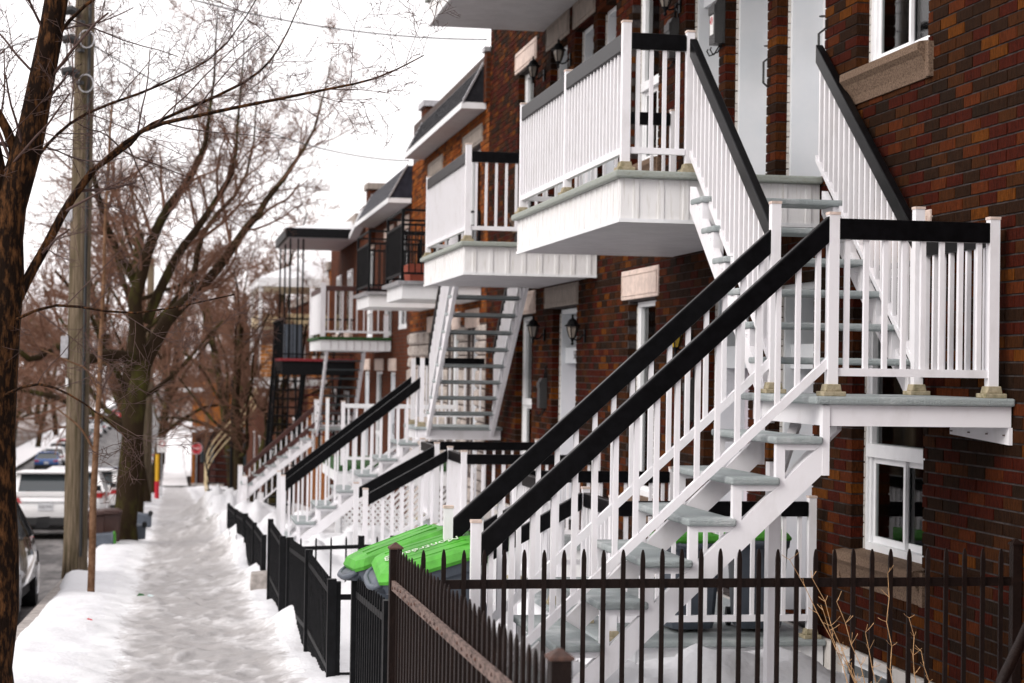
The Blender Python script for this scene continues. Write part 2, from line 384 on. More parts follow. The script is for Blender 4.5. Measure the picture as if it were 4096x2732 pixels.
wat = wme.attributes.new('wet', 'FLOAT', 'POINT'); wat.data.foreach_set('value', wet)
tag(link('sidewalk', wme), None, kind='structure')
struct(sheet(rng(-1.62, -.57, .07), ysA, hgt), 'snow_verge', M['snow'], True, False)
struct(sheet(rng(.85, 4.4, .075), rng(2,8,.3)+rng(8,26,.075)[1:]+rng(26,60,.25)[1:]+rng(60,108,1)[1:], hgt), 'front_yard_snow', M['snow'], True, False)
ysR = rng(-10, 120, 3) + rng(120, 200, 4)[1:] + rng(200, 620, 15)[1:]
struct(sheet([-11.5, -8, -5, -3, -1.30], ysR, lambda x, y: gz(y)-.27), 'road', M['asphalt'], True, False)
struct(sheet([-11.5, -1.55], [107.5, 117], lambda x, y: gz(y)-.266), 'crossing', M['asphalt'], False, False)
struct(sheet([-1.55, 0, 2, 4, 30], [107.8, 110, 113, 116], lambda x, y: gz(y)-.12), 'side_street', M['asphalt'], False, False)
struct(sheet([-1.55, -1.2, -.6], rng(116, 260, 4), lambda x, y: gz(y)+.0+.08*nz(x,y,1.2,4)), 'far_verge', M['ground'], True, False)
struct(sheet(rng(-.6, 1.0, .2), rng(116, 230, 2), lambda x, y: gz(y)+.02+.05*nz(x,y,1.2,4)), 'far_sidewalk', M['snowdirty'], True, False)
struct(sheet(rng(1.0, 3.9, .4), rng(131, 260, 3), lambda x, y: gz(y)+.2+.25*nz(x,y,.5,2)), 'far_yard_snow', M['snowdirty'], True, False)
struct(sheet([-14.2, -11.5], ysR, lambda x, y: gz(y)), 'opposite_sidewalk', M['snowdirty'], True, False)
struct(sheet([-400, -120, -60, -30, -14.2], ysR, lambda x, y: gz(y)+.1), 'opposite_ground', M['ground'], True, False)
struct(sheet([-500, -200, -60, -5, 30, 60, 200, 500], [-60, -10, 50, 100, 140, 200, 300, 500, 800, 1500], lambda x, y: gz(y)-.6), 'ground', M['ground'], True, False)
kb = MB()
for i in range(40):
    y0 = -4+i*2.8; kb.bar((-1.24, y0, gz(y0)-.10), (-1.24, y0+2.79, gz(y0+2.79)-.10), .15, .2)
struct(kb, 'kerb', M['concrete'])

# ------------------------------------------------------------------ brick house with balconies (nearest)
XW = 4.13
def cut(a, b, holes):
    segs = [(a, b)]
    for (h0, h1) in holes:
        out = []
        for (s0, s1) in segs:
            if h1 <= s0 or h0 >= s1: out.append((s0, s1)); continue
            if h0 > s0: out.append((s0, h0))
            if h1 < s1: out.append((h1, s1))
        segs = out
    return segs
def wall_boxes(mb, x0, x1, y0, y1, z0, z1, ops):
    zs = sorted(set([z0, z1] + [z for o in ops for z in (o[2], o[3]) if z0 < z < z1]))
    for za, zb in zip(zs, zs[1:]):
        zm = (za+zb)/2
        for (a, b) in cut(y0, y1, [(o[0], o[1]) for o in ops if o[2] < zm < o[3]]):
            mb.box(x0, x1, a, b, za, zb)
BH, BL = .0677, .213
def brickwork(root, X, y0, y1, z0, z1, ops, mats, wts, seed, n_ind, depth=.1, ribs=False):
    r = random.Random(seed); mb = MB(); cand = []
    row = 0; z = z0
    while z + BH <= z1 + 1e-6:
        zm = z + BH/2; off = (row % 2)*BL/2
        segs = cut(y0, y1, [(o[0], o[1]) for o in ops if o[2] - .02 < zm < o[3] + .02])
        for (a, b) in segs:
            k = math.floor((a - off)/BL)
            while True:
                ys = off + k*BL + .005; ye = ys + BL - .010
                if ys >= b: break
                c0, c1 = max(ys, a), min(ye, b)
                if c0 - a < .035 and a > y0: c0 = a
                if b - c1 < .035 and b < y1: c1 = b
                if c1 - c0 > .034:
                    mi = r.choices(range(len(mats)), wts)[0]; jx = r.uniform(-.0015, .0015) + (.006 if ribs and row % 2 else 0)
                    full = abs((c1-c0) - (BL-.01)) < 1e-4
                    cand.append((c0, c1, z+.005, z+BH-.005, mi, jx, full))
                k += 1
        z += BH; row += 1
    ind = []
    if n_ind:
        def score(b):
            ym = (b[0]+b[1])/2; zz = b[2]
            px = math.tan(math.atan2(X, ym) - YAW)*7465
            vis = px < 2040 and abs(zz)/ym < .19 and b[6]
            return ym if vis else 1e9
        order = sorted(range(len(cand)), key=lambda i: score(cand[i]))
        ind = [i for i in order[:n_ind] if score(cand[i]) < 1e8]
    iset = set(ind)
    for i, b in enumerate(cand):
        if i in iset: continue
        mb.box(X+b[5], X+depth, b[0], b[1], b[2], b[3], b[4])
    o = part(mb, 'brickwork', mats, root); o['kind'] = 'stuff'
    if ind:
        L = BL-.01; H = BH-.01
        meshes = [MB().box(0, depth, -L/2, L/2, -H/2, H/2).mesh('brick', m, bevel=.0018) for m in mats]
        for i in ind:
            b = cand[i]; link('brick', meshes[b[4]], root, (X+b[5], (b[0]+b[1])/2, (b[2]+b[3])/2))

def window(root, y0, y1, z0, z1, X, style='slider', cur='curtain', frac=.42, curtain=True, name='window'):
    """white framed window set .09 behind the brick face; frac = share of the height taken by the lower slider"""
    w = link(name, MB().mesh('x', M['white2']) if False else None, root, (X+.1, (y0+y1)/2, z0)) if False else None
    xf = X+.09; t = .045
    fr = MB(); fr.box(xf, xf+.09, y0, y0+t, z0, z1); fr.box(xf, xf+.09, y1-t, y1, z0, z1)
    fr.box(xf, xf+.09, y0+t, y1-t, z1-t, z1); fr.box(xf-.012, xf+.09, y0+t, y1-t, z0, z0+t*1.3)
    # brick-mould: second step of the frame
    fr.box(xf+.012, xf+.08, y0+t, y0+t*1.7, z0+t, z1-t); fr.box(xf+.012, xf+.08, y1-t*1.7, y1-t, z0+t, z1-t)
    zm = z0 + (z1-z0)*frac
    fr.box(xf-.014, xf+.08, y0+t, y1-t, zm-.035, zm+.045)
    f = part(fr, 'window', M['white2'], root)
    ym = (y0+y1)/2
    sa = MB()
    for (a, b, dx) in ((ym-.02, y1-t*1.7, .028), (y0+t*1.7, ym+.02, .05)):
        x = xf+dx
        sa.box(x, x+.02, a, a+.03, zm-.04-(zm-.04-z0-t*1.3), zm-.036); sa.box(x, x+.02, b-.03, b, z0+t*1.3, zm-.036)
        sa.box(x, x+.02, a+.03, b-.03, zm-.075, zm-.036); sa.box(x, x+.02, a+.03, b-.03, z0+t*1.3, z0+t*1.3+.04)
    part(sa, 'sash', M['white2'], f)
    for (a, b, c, d, dx) in ((y0+t, y1-t, zm+.045, z1-t, .045), (ym, y1-t, z0+t, zm-.04, .036), (y0+t, ym, z0+t, zm-.04, .058)):
        part(MB().box(xf+dx, xf+dx+.004, a, b, c, d), 'pane', M['glass'], f)
    if curtain:
        cu = MB(); n = 40; xs = xf+.10
        for i in range(n):
            ya = y0+.02+(y1-y0-.04)*i/n; yb = y0+.02+(y1-y0-.04)*(i+1)/n
            fa = .018*math.sin(i*1.25+.3*math.sin(i*.7)); fb = .018*math.sin((i+1)*1.25+.3*math.sin((i+1)*.7))
            cu.quad((xs+fa, ya, z0), (xs+fb, yb, z0), (xs+fb, yb, z1), (xs+fa, ya, z1))
        if cur == 'curtain': part(cu, 'curtain', M['curtain'], f)
        else:
            part(cu, 'insect_screen', M['curtaind'], f)
    return f
def stone(root, name, y0, y1, z0, z1, X, m, inset=.035, proud=.012):
    mb = MB(); mb.box(X-proud, X+.1, y0, y1, z0, z1)
    o = part(mb, name, m, root, bevel=.006)
    if inset:
        p = MB(); a = inset
        for q in ((y0+a, y1-a, z0+a, z0+a+.012), (y0+a, y1-a, z1-a-.012, z1-a), (y0+a, y0+a+.012, z0+a+.012, z1-a-.012), (y1-a-.012, y1-a, z0+a+.012, z1-a-.012)):
            p.box(X-proud-.008, X-proud+.002, *q)
        part(p, 'panel_moulding', m, o)
    return o
def sill(root, y0, y1, z0, z1, X):
    pr = [(X-.075, z1-.055), (X-.075, z1-.012), (X-.062, z1-.004), (X+.12, z1+.02), (X+.12, z0), (X-.012, z0), (X-.022, z0+.05), (X-.05, z1-.085)]
    mb = MB(); mb.prism([(p[0], p[1]) for p in pr], 'y', y0+.05, y1-.05)
    mb.box(X-.03, X+.11, y0, y0+.049, z0, z1-.01); mb.box(X-.03, X+.11, y1-.049, y1, z0, z1-.01)
    return part(mb, 'sill', M['granite'], root)
def door(root, y0, y1, z0, z1, X, leaf='door', number=None, transom=True, rec=.22, glazed=True, handle=True):
    """deep white frame with a panelled leaf, a number bar and a transom light"""
    xb = X+.1; xd = X+.1+rec
    fr = MB(); t = .05
    fr.box(xb, xd+.06, y0, y0+t, z0, z1); fr.box(xb, xd+.06, y1-t, y1, z0, z1); fr.box(xb, xd+.06, y0+t, y1-t, z1-t, z1)
    zt = z1-.42 if transom else z1-t
    if transom: fr.box(xb+.04, xd+.06, y0+t, y1-t, zt-.17, zt)
    f = part(fr, 'door', M['jamb'], root)
    a, b = y0+t, y1-t
    top = zt-.17 if transom else zt
    lf = MB(); lf.box(xd, xd+.045, a, b, z0+.02, top)
    for (pa, pb, q0, q1) in ((a+.1, (a+b)/2-.04, z0+.2, z0+.75), ((a+b)/2+.04, b-.1, z0+.2, z0+.75)):
        for q in ((pa, pb, q0, q0+.02), (pa, pb, q1-.02, q1), (pa, pa+.02, q0+.02, q1-.02), (pb-.02, pb, q0+.02, q1-.02)): lf.box(xd-.012, xd+.001, *q)
    part(lf, 'leaf', M[leaf], f)
    if glazed:
        g = MB(); q = (a+.17, b-.17, z0+.95, top-.15)
        g.box(xd-.008, xd+.002, *q); part(g, 'door_light', M['frosted'], f)
        gm = MB()
        for (u0, u1, v0, v1) in ((q[0]-.035, q[0], q[2]-.035, q[3]+.035), (q[1], q[1]+.035, q[2]-.035, q[3]+.035), (q[0], q[1], q[2]-.035, q[2]), (q[0], q[1], q[3], q[3]+.035)): gm.box(xd-.018, xd+.003, u0, u1, v0, v1)
        part(gm, 'door_light_frame', M['door'], f)
    if handle:
        h = MB(); h.tube([(xd-.01, b-.09, z0+1.12), (xd-.06, b-.09, z0+1.08), (xd-.06, b-.09, z0+.92), (xd-.01, b-.09, z0+.88)], .009, 6)
        h.lathe([(.028,0),(.03,.006),(.01,.008)], (xd-.03, b-.09, z0+1.2), 10); part(h, 'handle', M['plastic'], f)
    if transom:
        part(MB().box(xd+.02, xd+.026, a, b, zt, z1-t), 'transom_pane', M['frosted'], f)
    if number:
        me = text_mesh(number, .13, M['ink'], 'house_number')
        link('house_number', me, f, (xb+.036, (a+b)/2, zt-.085), rot=(math.pi/2, 0, -math.pi/2))
    return f

H1 = thing('brick_triplex', 'near brown and orange brick triplex with white doors, balconies and outside stairs', 'house', (4.2, 16.3, -2.2))
# (y0, y1, z0, z1)
WU = [(9.86,10.98,1.87,3.62), (15.81,16.79,1.87,3.62), (21.55,22.62,1.87,3.62)]
DU = [(11.56,12.55,1.29,3.60), (12.76,13.79,1.29,3.60), (13.97,14.95,1.29,3.60), (17.45,18.25,1.29,3.60), (18.46,19.33,1.29,3.60), (19.72,20.62,1.29,3.60)]
WLo = [(9.86,10.98,-1.09,.63), (15.81,16.79,-1.15,.63), (21.47,22.5,-1.15,.63)]
DLo = [(11.70,12.62,-1.66,.62), (13.10,14.25,-1.66,.62), (19.05,20.30,-1.66,.66)]
ops = WU + DU + WLo + DLo
Z0, Z1 = -1.69, 5.52
mw = MB(); wall_boxes(mw, XW+.007, XW+.095, 7.956, 24.754, Z0+.002, Z1-.004, [(a-.007, b+.007, c-.007, d+.007) for (a, b, c, d) in ops])
part(mw, 'wall', M['mortar'], H1)
brickwork(H1, XW, 7.95, 24.76, Z0, Z1, ops, M['bricks'], (.25,.27,.22,.07,.06,.13), 3, 300)
co = MB()
for (y0, y1, z0, z1) in ops: co.box(XW+.45, XW+.46, y0-.1, y1+.1, z0, z1+.1)
part(co, 'dark_room', M['interior'], H1)
ib = MB(); ib.box(XW+.6, 13, 7.95, 24.76, -2.9, Z1); ib.box(XW+.1, 13.02, 7.94, 24.77, Z1, Z1+.12); part(ib, 'body', M['bt_red'], H1)
fd = MB(); wall_boxes(fd, XW-.02, XW+.12, 7.95, 24.76, -3.4, Z0-.003, [(10.2,11.15,-2.25,-1.74)]); part(fd, 'foundation', M['parge'], H1)
bw = MB(); bw.box(XW+.02, XW+.06, 10.2, 10.24, -2.25, -1.74); bw.box(XW+.02, XW+.06, 11.11, 11.15, -2.25, -1.74); bw.box(XW+.02, XW+.06, 10.24, 11.11, -1.79, -1.74); bw.box(XW+.02, XW+.06, 10.64, 10.68, -2.25, -1.79)
bwo = part(bw, 'basement_window', M['white2'], H1); part(MB().box(XW+.04, XW+.044, 10.24, 11.11, -2.25, -1.79), 'pane', M['carglass'], bwo)
window(H1, *WU[0], XW, cur='screen'); sill(H1, 9.78, 11.12, 1.665, 1.87, XW)
window(H1, *WU[1], XW); sill(H1, 15.7, 16.9, 1.68, 1.87, XW)
window(H1, *WU[2], XW); sill(H1, 21.45, 22.75, 1.68, 1.87, XW)
window(H1, *WLo[0], XW, cur='screen', frac=.36); sill(H1, 9.78, 11.14, -1.29, -1.09, XW)
window(H1, *WLo[1], XW, frac=.5); sill(H1, 15.7, 16.9, -1.33, -1.15, XW)
window(H1, *WLo[2], XW, frac=.42); sill(H1, 21.4, 22.6, -1.33, -1.15, XW)
for i, d in enumerate(DU): door(H1, *d, XW, number={4: '5686', 5: '5684'}.get(i))
door(H1, *DLo[0], XW, leaf='lilac'); door(H1, *DLo[1], XW, leaf='lilac', glazed=False); door(H1, *DLo[2], XW, leaf='lilac', number='5688', glazed=False)
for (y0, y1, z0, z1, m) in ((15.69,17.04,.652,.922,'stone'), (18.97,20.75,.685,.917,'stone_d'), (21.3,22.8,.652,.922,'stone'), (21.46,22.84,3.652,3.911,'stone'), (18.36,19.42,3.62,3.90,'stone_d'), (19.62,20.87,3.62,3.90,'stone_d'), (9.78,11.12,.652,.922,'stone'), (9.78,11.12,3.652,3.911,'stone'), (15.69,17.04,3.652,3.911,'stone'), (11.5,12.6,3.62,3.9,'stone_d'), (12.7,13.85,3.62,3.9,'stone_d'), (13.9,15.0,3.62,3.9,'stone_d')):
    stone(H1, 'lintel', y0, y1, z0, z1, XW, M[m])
for y0 in (9.4, 15.3, 21.2):      # third-floor windows above the picture
    pass
# torn caulking along the frames
ck = MB()
for (y0, y1, z0, z1) in WU+WLo+DU+DLo:
    z = z0
    while z < z1-.05:
        h = RND.uniform(.03, .1); ck.box(XW+.082, XW+.1, y1-.004-RND.uniform(.004, .014), y1+.0, z, z+h*.9); z += h
part(ck, 'caulking', M['parge'], H1)['kind'] = 'stuff'

# ------------------------------------------------------------------ railings, treads
def unit(name, w, d, h, m, bevel=0): return MB().box(-w/2, w/2, -d/2, d/2, 0, h).mesh(name, m, bevel=bevel)
BALS = {}
def baluster_mesh(h, m):
    k = (round(h, 3), m.name)
    if k not in BALS: BALS[k] = unit('baluster', .024, .024, h, m)
    return BALS[k]
def post(parent, x, y, z0, z1, m=None, w=.052, base=True, cap=True):
    m = m or M['white']
    p = part(MB().box(-w/2, w/2, -w/2, w/2, 0, z1-z0-.012), 'post', m, parent, wloc=(x, y, z0))
    if cap: part(MB().box(-w/2-.003, w/2+.003, -w/2-.003, w/2+.003, 0, .014), 'post_cap', M['stone'] if m is M['white'] else m, p, wloc=(x, y, z1-.012))
    if base:
        b = MB(); b.box(-.058, .058, -.058, .058, 0, .024); b.prism([(-.043,.024),(.043,.024),(.035,.06),(-.035,.06)], 'y', -.04, .04)
        part(b, 'post_base', M['block'], p, wloc=(x, y, z0), bevel=.004)
    return p
def railing(parent, a, b, za, zb, top, low, bh=.105, rail=None, white=None, sp=.102, bt=.05, inset=.05, lowh=.04, nobal=()):
    """a, b plan points; za, zb floor (or nosing) heights below them; top, low = heights of the top of the
    handrail and of the underside of the bottom rail above that line"""
    rail = rail or M['black']; white = white or M['white']
    a = Vector(a); b = Vector(b); L = (b-a).length; d = (b-a)/L
    A = Vector((a.x, a.y, za)); B = Vector((b.x, b.y, zb))
    u = Vector((0,0,1))
    s = MB().bar(A+u*(top-bh/2), B+u*(top-bh/2), bt, bh)
    h = part(s, 'handrail', rail, parent, bevel=.006)
    part(MB().bar(A+u*(low+lowh/2), B+u*(low+lowh/2), .034, lowh), 'bottom_rail', white, parent)
    n = max(1, int(round((L-2*inset)/sp))); bl = top-bh*.6-low-lowh*.5
    me = baluster_mesh(bl, white)
    for i in range(n+1):
        t = (inset + (L-2*inset)*i/n)/L
        p = A.lerp(B, t); link('baluster', me, parent, (p.x, p.y, p.z+low+lowh*.5))
    return h
def slab(x0, x1, y0, y1, z0, z1, b=.012):
    return MB().box(x0, x1, y0, y1, z0, z1)

def flight_x(parent, xr, y0, y1, ztop, n, rise, run, depth=.25, zg=-3, leg=True):
    """flight that comes down towards the street (-x); xr right end of the first tread, ztop its height"""
    W = y1-y0
    tm = MB().box(-depth, 0, 0, W, -.037, 0).mesh('tread', M['tread'], bevel=.011)
    rs = rise/run
    for k in range(n):
        t = link('tread', tm, parent, (xr-run*k, y0, ztop-rise*k))
        xk = xr-run*k; zk = ztop-rise*k-.037
        for (ya, yb) in ((y0+.025, y0+.065), (y1-.065, y1-.025)):
            br = MB(); zl = ztop-.037 + (xk-depth+.04-xr)*rs - .0
            br.box(xk-depth+.018, xk-depth+.062, ya, yb, min(zl, zk-.05)-.005, zk-.002)
            br.prism([(xk-depth+.062, zk-.002), (xk-.002, zk-.002), (xk-.035, zk-.03), (xk-depth+.062, zk-.03)], 'y', ya+.002, yb-.002)
            part(br, 'bracket', M['white'], t)
    xe = xr-run*n-.02
    for yc in (y0+.045, y1-.045):
        s = MB(); vh = .15
        z_at = lambda x: ztop-.037+(x-xr)*rs - vh/2
        s.bar((xe, yc, z_at(xe)), (xr+.02, yc, z_at(xr+.02)), .042, vh)
        part(s, 'stringer', M['white'], parent)
def flight_y(parent, x0, x1, yfirst, dirn, z_first, n, rise, run, ztop_edge, under=False, treadm=None, white=None, thick=.037):
    """flight parallel to the wall. yfirst = front edge of the lowest tread, dirn = +1 rises away from the camera"""
    white = white or M['white']
    tm = MB().box(0, x1-x0, 0 if dirn > 0 else -.27, .27 if dirn > 0 else 0, -thick, 0).mesh('tread', [treadm or M['tread']], bevel=.011)
    for k in range(n):
        y = yfirst + dirn*run*k; z = z_first+rise*k
        t = link('tread', tm, parent, (x0, y, z))
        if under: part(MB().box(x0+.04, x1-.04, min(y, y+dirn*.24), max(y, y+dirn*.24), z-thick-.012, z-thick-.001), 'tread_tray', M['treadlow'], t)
        for (xa, xb) in ((x0+.012, x0+.075), (x1-.075, x1-.012)):
            br = MB(); yb = y+dirn*.03; zz = z-thick-.002
            br.box(xa, xb, min(yb, yb+dirn*.05), max(yb, yb+dirn*.05), zz-rise*.93, zz)
            br.prism([(yb+dirn*.05, zz), (yb+dirn*.22, zz), (yb+dirn*.2, zz-.03), (yb+dirn*.05, zz-.03)], 'x', xa+.004, xb-.004)
            part(br, 'bracket', white, t)
    rs = rise/run
    for xc in (x0+.03, x1-.03):
        s = MB(); ya = yfirst-dirn*.06; yb = yfirst+dirn*(run*n+.06)
        zz = lambda y: z_first-.037 + (dirn*(y-yfirst))*rs - .20
        s.bar((xc, ya, zz(ya)), (xc, yb, zz(yb)), .042, .15); part(s, 'stringer', white, parent)

# ------------------------------------------------------------------ staircase A (nearest)
SA = thing('outdoor_staircase', 'near white outdoor staircase with wide black handrails rising to a landing by the wall', 'staircase', (3.2, 9.3, -1.95))
flight_x(SA, 3.13, 8.70, 9.80, -.310, 8, .2, .2168)
rsA = .9144
for (y, top) in ((8.80, .0), (9.71, .0)):
    xa, xb = 1.455, 3.175
    za, zb = -.794, -.794+(xb-xa)*rsA
    railing(SA, (xa, y), (xb, y), za-.8, zb-.8, .8, .045, bh=.132, sp=.1015, lowh=.055)
    post(SA, 1.432, y, -1.93, -.725, w=.046, base=False)
post(SA, 3.20, 8.80, -.112, .797); post(SA, 4.045, 8.80, -.112, .797)
post(SA, 3.197, 9.70, -.112, .927); post(SA, 4.02, 9.70, -.112, .922)
railing(SA, (3.225, 8.80), (4.02, 8.80), -.112, -.112, .88, .10, bh=.102)
railing(SA, (4.045, 8.83), (4.045, 9.68), -.112, -.112, .86, .10, bh=.10)
part(MB().box(3.085, 4.128, 8.695, 9.93, -.152, -.112), 'landing', M['tread'], SA, bevel=.011)
bm_ = MB(); bm_.box(3.155, 4.12, 8.73, 8.77, -.257, -.154); bm_.box(3.15, 3.19, 8.77, 9.86, -.257, -.154); bm_.box(3.15, 4.12, 9.86, 9.90, -.257, -.154); bm_.box(3.6, 3.64, 8.77, 9.86, -.257, -.154)
part(bm_, 'landing_frame', M['white'], SA)
for (ya, yb) in ((8.722, 8.768), (9.74, 9.785)): part(MB().box(3.132, 3.168, ya, yb, -.50, -.157), 'corner_bracket', M['white'], SA)
lg = MB(); lg.box(3.02, 3.085, 9.2, 9.265, -2.2, -.46); part(lg, 'leg', M['white'], SA)
vb = MB(); vb.bar((3.06, 9.22, -.60), (3.30, 8.95, -.26), .05, .05); vb.bar((3.06, 9.24, -.60), (3.30, 9.60, -.26), .05, .05); part(vb, 'brace', M['white'], SA)
wp = MB(); wp.prism([(8.73, -.258), (9.45, -.258), (9.45, -.315), (8.73, -.345)], 'x', 4.108, 4.128); wpo = part(wp, 'wall_plate', M['white'], SA)
for y in (8.78, 8.98, 9.2, 9.42): part(MB().lathe([(.008,0),(.008,.006)], (0,0,0), 8), 'bolt', M['rustpost'], wpo, wloc=(4.104, y, -.30))
NR = 7; riseU = (1.277+.112)/NR; runU = .2486
flight_y(SA, 3.17, 4.10, 9.80, 1, -.112+riseU, 6, riseU, runU, 1.277)
for (xa, xb) in ((3.205, 3.245), (4.03, 4.09)):
    y0, y1 = 9.74, 11.55; z0, z1 = .80, 2.135
    railing(SA, (xa, y0), (xb, y1), z0-.86, z1-.86, .86, .10, bh=.12, sp=.1, inset=.06)

# ------------------------------------------------------------------ balconies of the triplex
def balcony(label, y0, y1, zd, x0=2.742, near=(None, None), far=(None, None), posts=1, rail=None, fh=.27, stairgap=None, topz=.89, name='balcony'):
    R = thing(name, label, 'balcony', (3.4, (y0+y1)/2, zd-.3))
    part(MB().box(x0, 4.126, y0, y1, zd-.047, zd), 'deck', M['deckedge'], R, bevel=.012)
    fa = MB(); x = x0+.05; zb = zd-.047-fh
    fa.box(x, x+.02, y0+.06, y1-.06, zb, zd-.048); fa.box(x+.02, 4.124, y0+.06, y0+.08, zb, zd-.048); fa.box(x+.02, 4.124, y1-.08, y1-.06, zb, zd-.048)
    fo = part(fa, 'fascia', M['whited'], R)
    n = int((y1-y0-.12)/.165)
    bt = MB().box(-.008, .002, -.018, .018, .012, fh-.004).mesh('batten', M['whited'])
    for i in range(n+1): link('batten', bt, fo, (x, y0+.09+(y1-y0-.18)*i/n, zb))
    bt2 = MB().box(-.018, .018, -.008, .002, .012, fh-.004).mesh('batten', M['whited'])
    k = int((4.12-x)/.165)
    for i in range(k): link('batten', bt2, fo, (x+.10+.165*i, y0+.06, zb))
    tr = MB(); tr.box(x-.012, x-.0, y0+.05, y1-.05, zb-.012, zb+.012); tr.box(x, 4.124, y0+.048, y0+.06, zb-.012, zb+.012); part(tr, 'drip_edge', M['white2'], fo)
    so = MB(); m = int((y1-y0-.16)/.1)
    for i in range(m):
        ya = y0+.08+(y1-y0-.16)*i/m; yb = y0+.08+(y1-y0-.16)*(i+1)/m
        so.box(x+.02, 4.124, ya+.014, yb, zb+.004, zb+.024); so.box(x+.02, 4.124, ya, ya+.014, zb+.016, zb+.024)
    part(so, 'soffit', M['soffit'], R)
    xr = x0+.08; zt = zd+topz
    ys = [y0+.09] + [y0+.09+(y1-y0-.18)*(i+1)/(posts+1) for i in range(posts)] + [y1-.09]
    for i, y in enumerate(ys): post(R, xr, y, zd, zt+.035 + (.04 if i == 0 else 0), w=.055)
    for ya, yb in zip(ys, ys[1:]): railing(R, (xr, ya+.027), (xr, yb-.027), zd, zd, topz, .115, bh=.115, rail=rail, sp=.1)
    for (lim, y) in ((near, y0+.09), (far, y1-.09)):
        if lim[0] is None: continue
        railing(R, (xr+.03, y), (lim[1], y), zd, zd, topz, .115, bh=.105, rail=rail, sp=.102)
        post(R, lim[1]+.03, y, zd, zt+.03, w=.05, base=lim[1] < 4)
    return R
balcony('white balcony at the head of the nearest staircase with a grey-green deck edge', 11.54, 15.28, 1.277, near=(0, 3.215), far=(0, 4.07))
balcony('second white balcony hanging over the farther open-tread staircase', 18.05, 21.12, 1.245, near=(0, 4.06), far=(0, 3.2), posts=0)
balcony('top-floor white balcony over the doors of the nearest balcony, above the picture', 11.54, 15.28, 4.20, near=(0, 4.06), far=(0, 4.06))
balcony('topmost white balcony seen from below at the upper edge', 17.3, 21.08, 4.20, near=(0, 4.06), far=(0, 4.06))

# ------------------------------------------------------------------ staircase B (mirrored, farther)
SB = thing('outdoor_staircase', 'white open-tread staircase under the second balcony with its dark-topped lower flight', 'staircase', (3.2, 23.0, -2.6))
nB = 10; zdB, zlB = 1.245, -.75; rB = (zdB-zlB)/nB
flight_y(SB, 3.14, 4.02, 23.35, -1, zlB+rB, nB-1, rB, .248, zdB, under=True)
part(MB().box(3.0, 4.12, 23.33, 24.55, zlB-.04, zlB), 'landing', M['tread'], SB, bevel=.011)
b_ = MB(); b_.box(3.05, 4.1, 23.36, 23.40, zlB-.16, zlB-.042); b_.box(3.05, 3.09, 23.40, 24.5, zlB-.16, zlB-.042); b_.box(3.05, 4.1, 24.46, 24.5, zlB-.16, zlB-.042); part(b_, 'landing_frame', M['white'], SB)
flight_x(SB, 3.05, 23.38, 24.45, zlB-.2, 7, .2, .255)
for y in (23.46, 24.37):
    xa, xb = 1.40, 3.08; za = -1.43; zb = za+(xb-xa)*.78
    railing(SB, (xa, y), (xb, y), za-.85, zb-.85, .85, .05, bh=.14, sp=.11, lowh=.05)
    post(SB, 1.37, y, gz(24)-.1, -1.37, base=False); post(SB, 3.1, y, zlB, .13)
railing(SB, (3.13, 24.4), (4.05, 24.4), zlB, zlB, .88, .1)
for xc in (3.17, 3.99):
    railing(SB, (xc, 23.3), (xc, 21.2), zlB+.05, zdB-.1, .95, .16, bh=.12, sp=.1)
lg = MB(); lg.box(3.3, 3.37, 23.9, 23.97, -2.9, zlB-.16); part(lg, 'leg', M['white'], SB)

# ------------------------------------------------------------------ ground-floor porches
def porch(label, y0, y1, zd, ys0, ys1, x0=2.70, dz=.0):
    R = thing('porch', label, 'porch', (3.3, (y0+y1)/2, zd-.5))
    part(MB().box(x0-.05, 4.108, y0-.04, y1+.04, zd-.04, zd), 'deck', M['tread'], R, bevel=.011)
    sk = MB(); sk.box(x0, x0+.02, y0, y1, zd-.9, zd-.042); sk.box(x0+.02, 4.1, y0, y0+.02, zd-.9, zd-.042); so = part(sk, 'skirt', M['white2'], R)
    bt = MB().box(-.02, .02, -.008, .002, -.85, -.05).mesh('batten', M['white2'])
    for i in range(7): link('batten', bt, so, (x0+.15+.18*i, y0, zd))
    T = .87
    for (x, y) in ((x0+.03, y0+.05), (4.03, y0+.05), (x0+.03, ys0), (x0+.03, ys1), (x0+.03, y1-.05), (4.03, y1-.05)):
        post(R, x, y, zd, zd+T+.035, w=.05)
    railing(R, (x0+.06, y0+.05), (4.0, y0+.05), zd, zd, T, .11, bh=.095)
    railing(R, (x0+.06, y1-.05), (4.0, y1-.05), zd, zd, T, .11, bh=.095)
    railing(R, (x0+.03, y0+.08), (x0+.03, ys0-.03), zd, zd, T, .11, bh=.095, sp=.1)
    railing(R, (x0+.03, ys1+.03), (x0+.03, y1-.08), zd, zd, T, .11, bh=.095, sp=.1)
    n = 3; rise = .15; run = .28
    tm = MB().box(-.3, 0, 0, ys1-ys0, -.037, 0).mesh('step', M['tread'], bevel=.011)
    for k in range(1, n+1): link('step', tm, R, (x0-run*(k-1), ys0, zd-rise*k))
    for y in (ys0, ys1):
        xb = x0-.78; s = .56
        railing(R, (xb, y), (x0, y), zd-(x0-xb)*s, zd, T, .14, bh=.115, sp=.1)
        post(R, xb-.03, y, zd-1.0, zd+T-(x0-xb)*s+.05, w=.05, base=False)
    for y in (ys0+.03, ys1-.03): part(MB().bar((x0-.82, y, zd-.62), (x0, y, zd-.16), .04, .18), 'stringer', M['white'], R)
    return R
porch('low white porch with two bins on it under the nearest balcony', 11.36, 14.85, -1.69, 12.22, 13.2)
porch('low white porch in front of the door numbered 5688', 17.5, 20.6, -1.69, 18.45, 19.4)

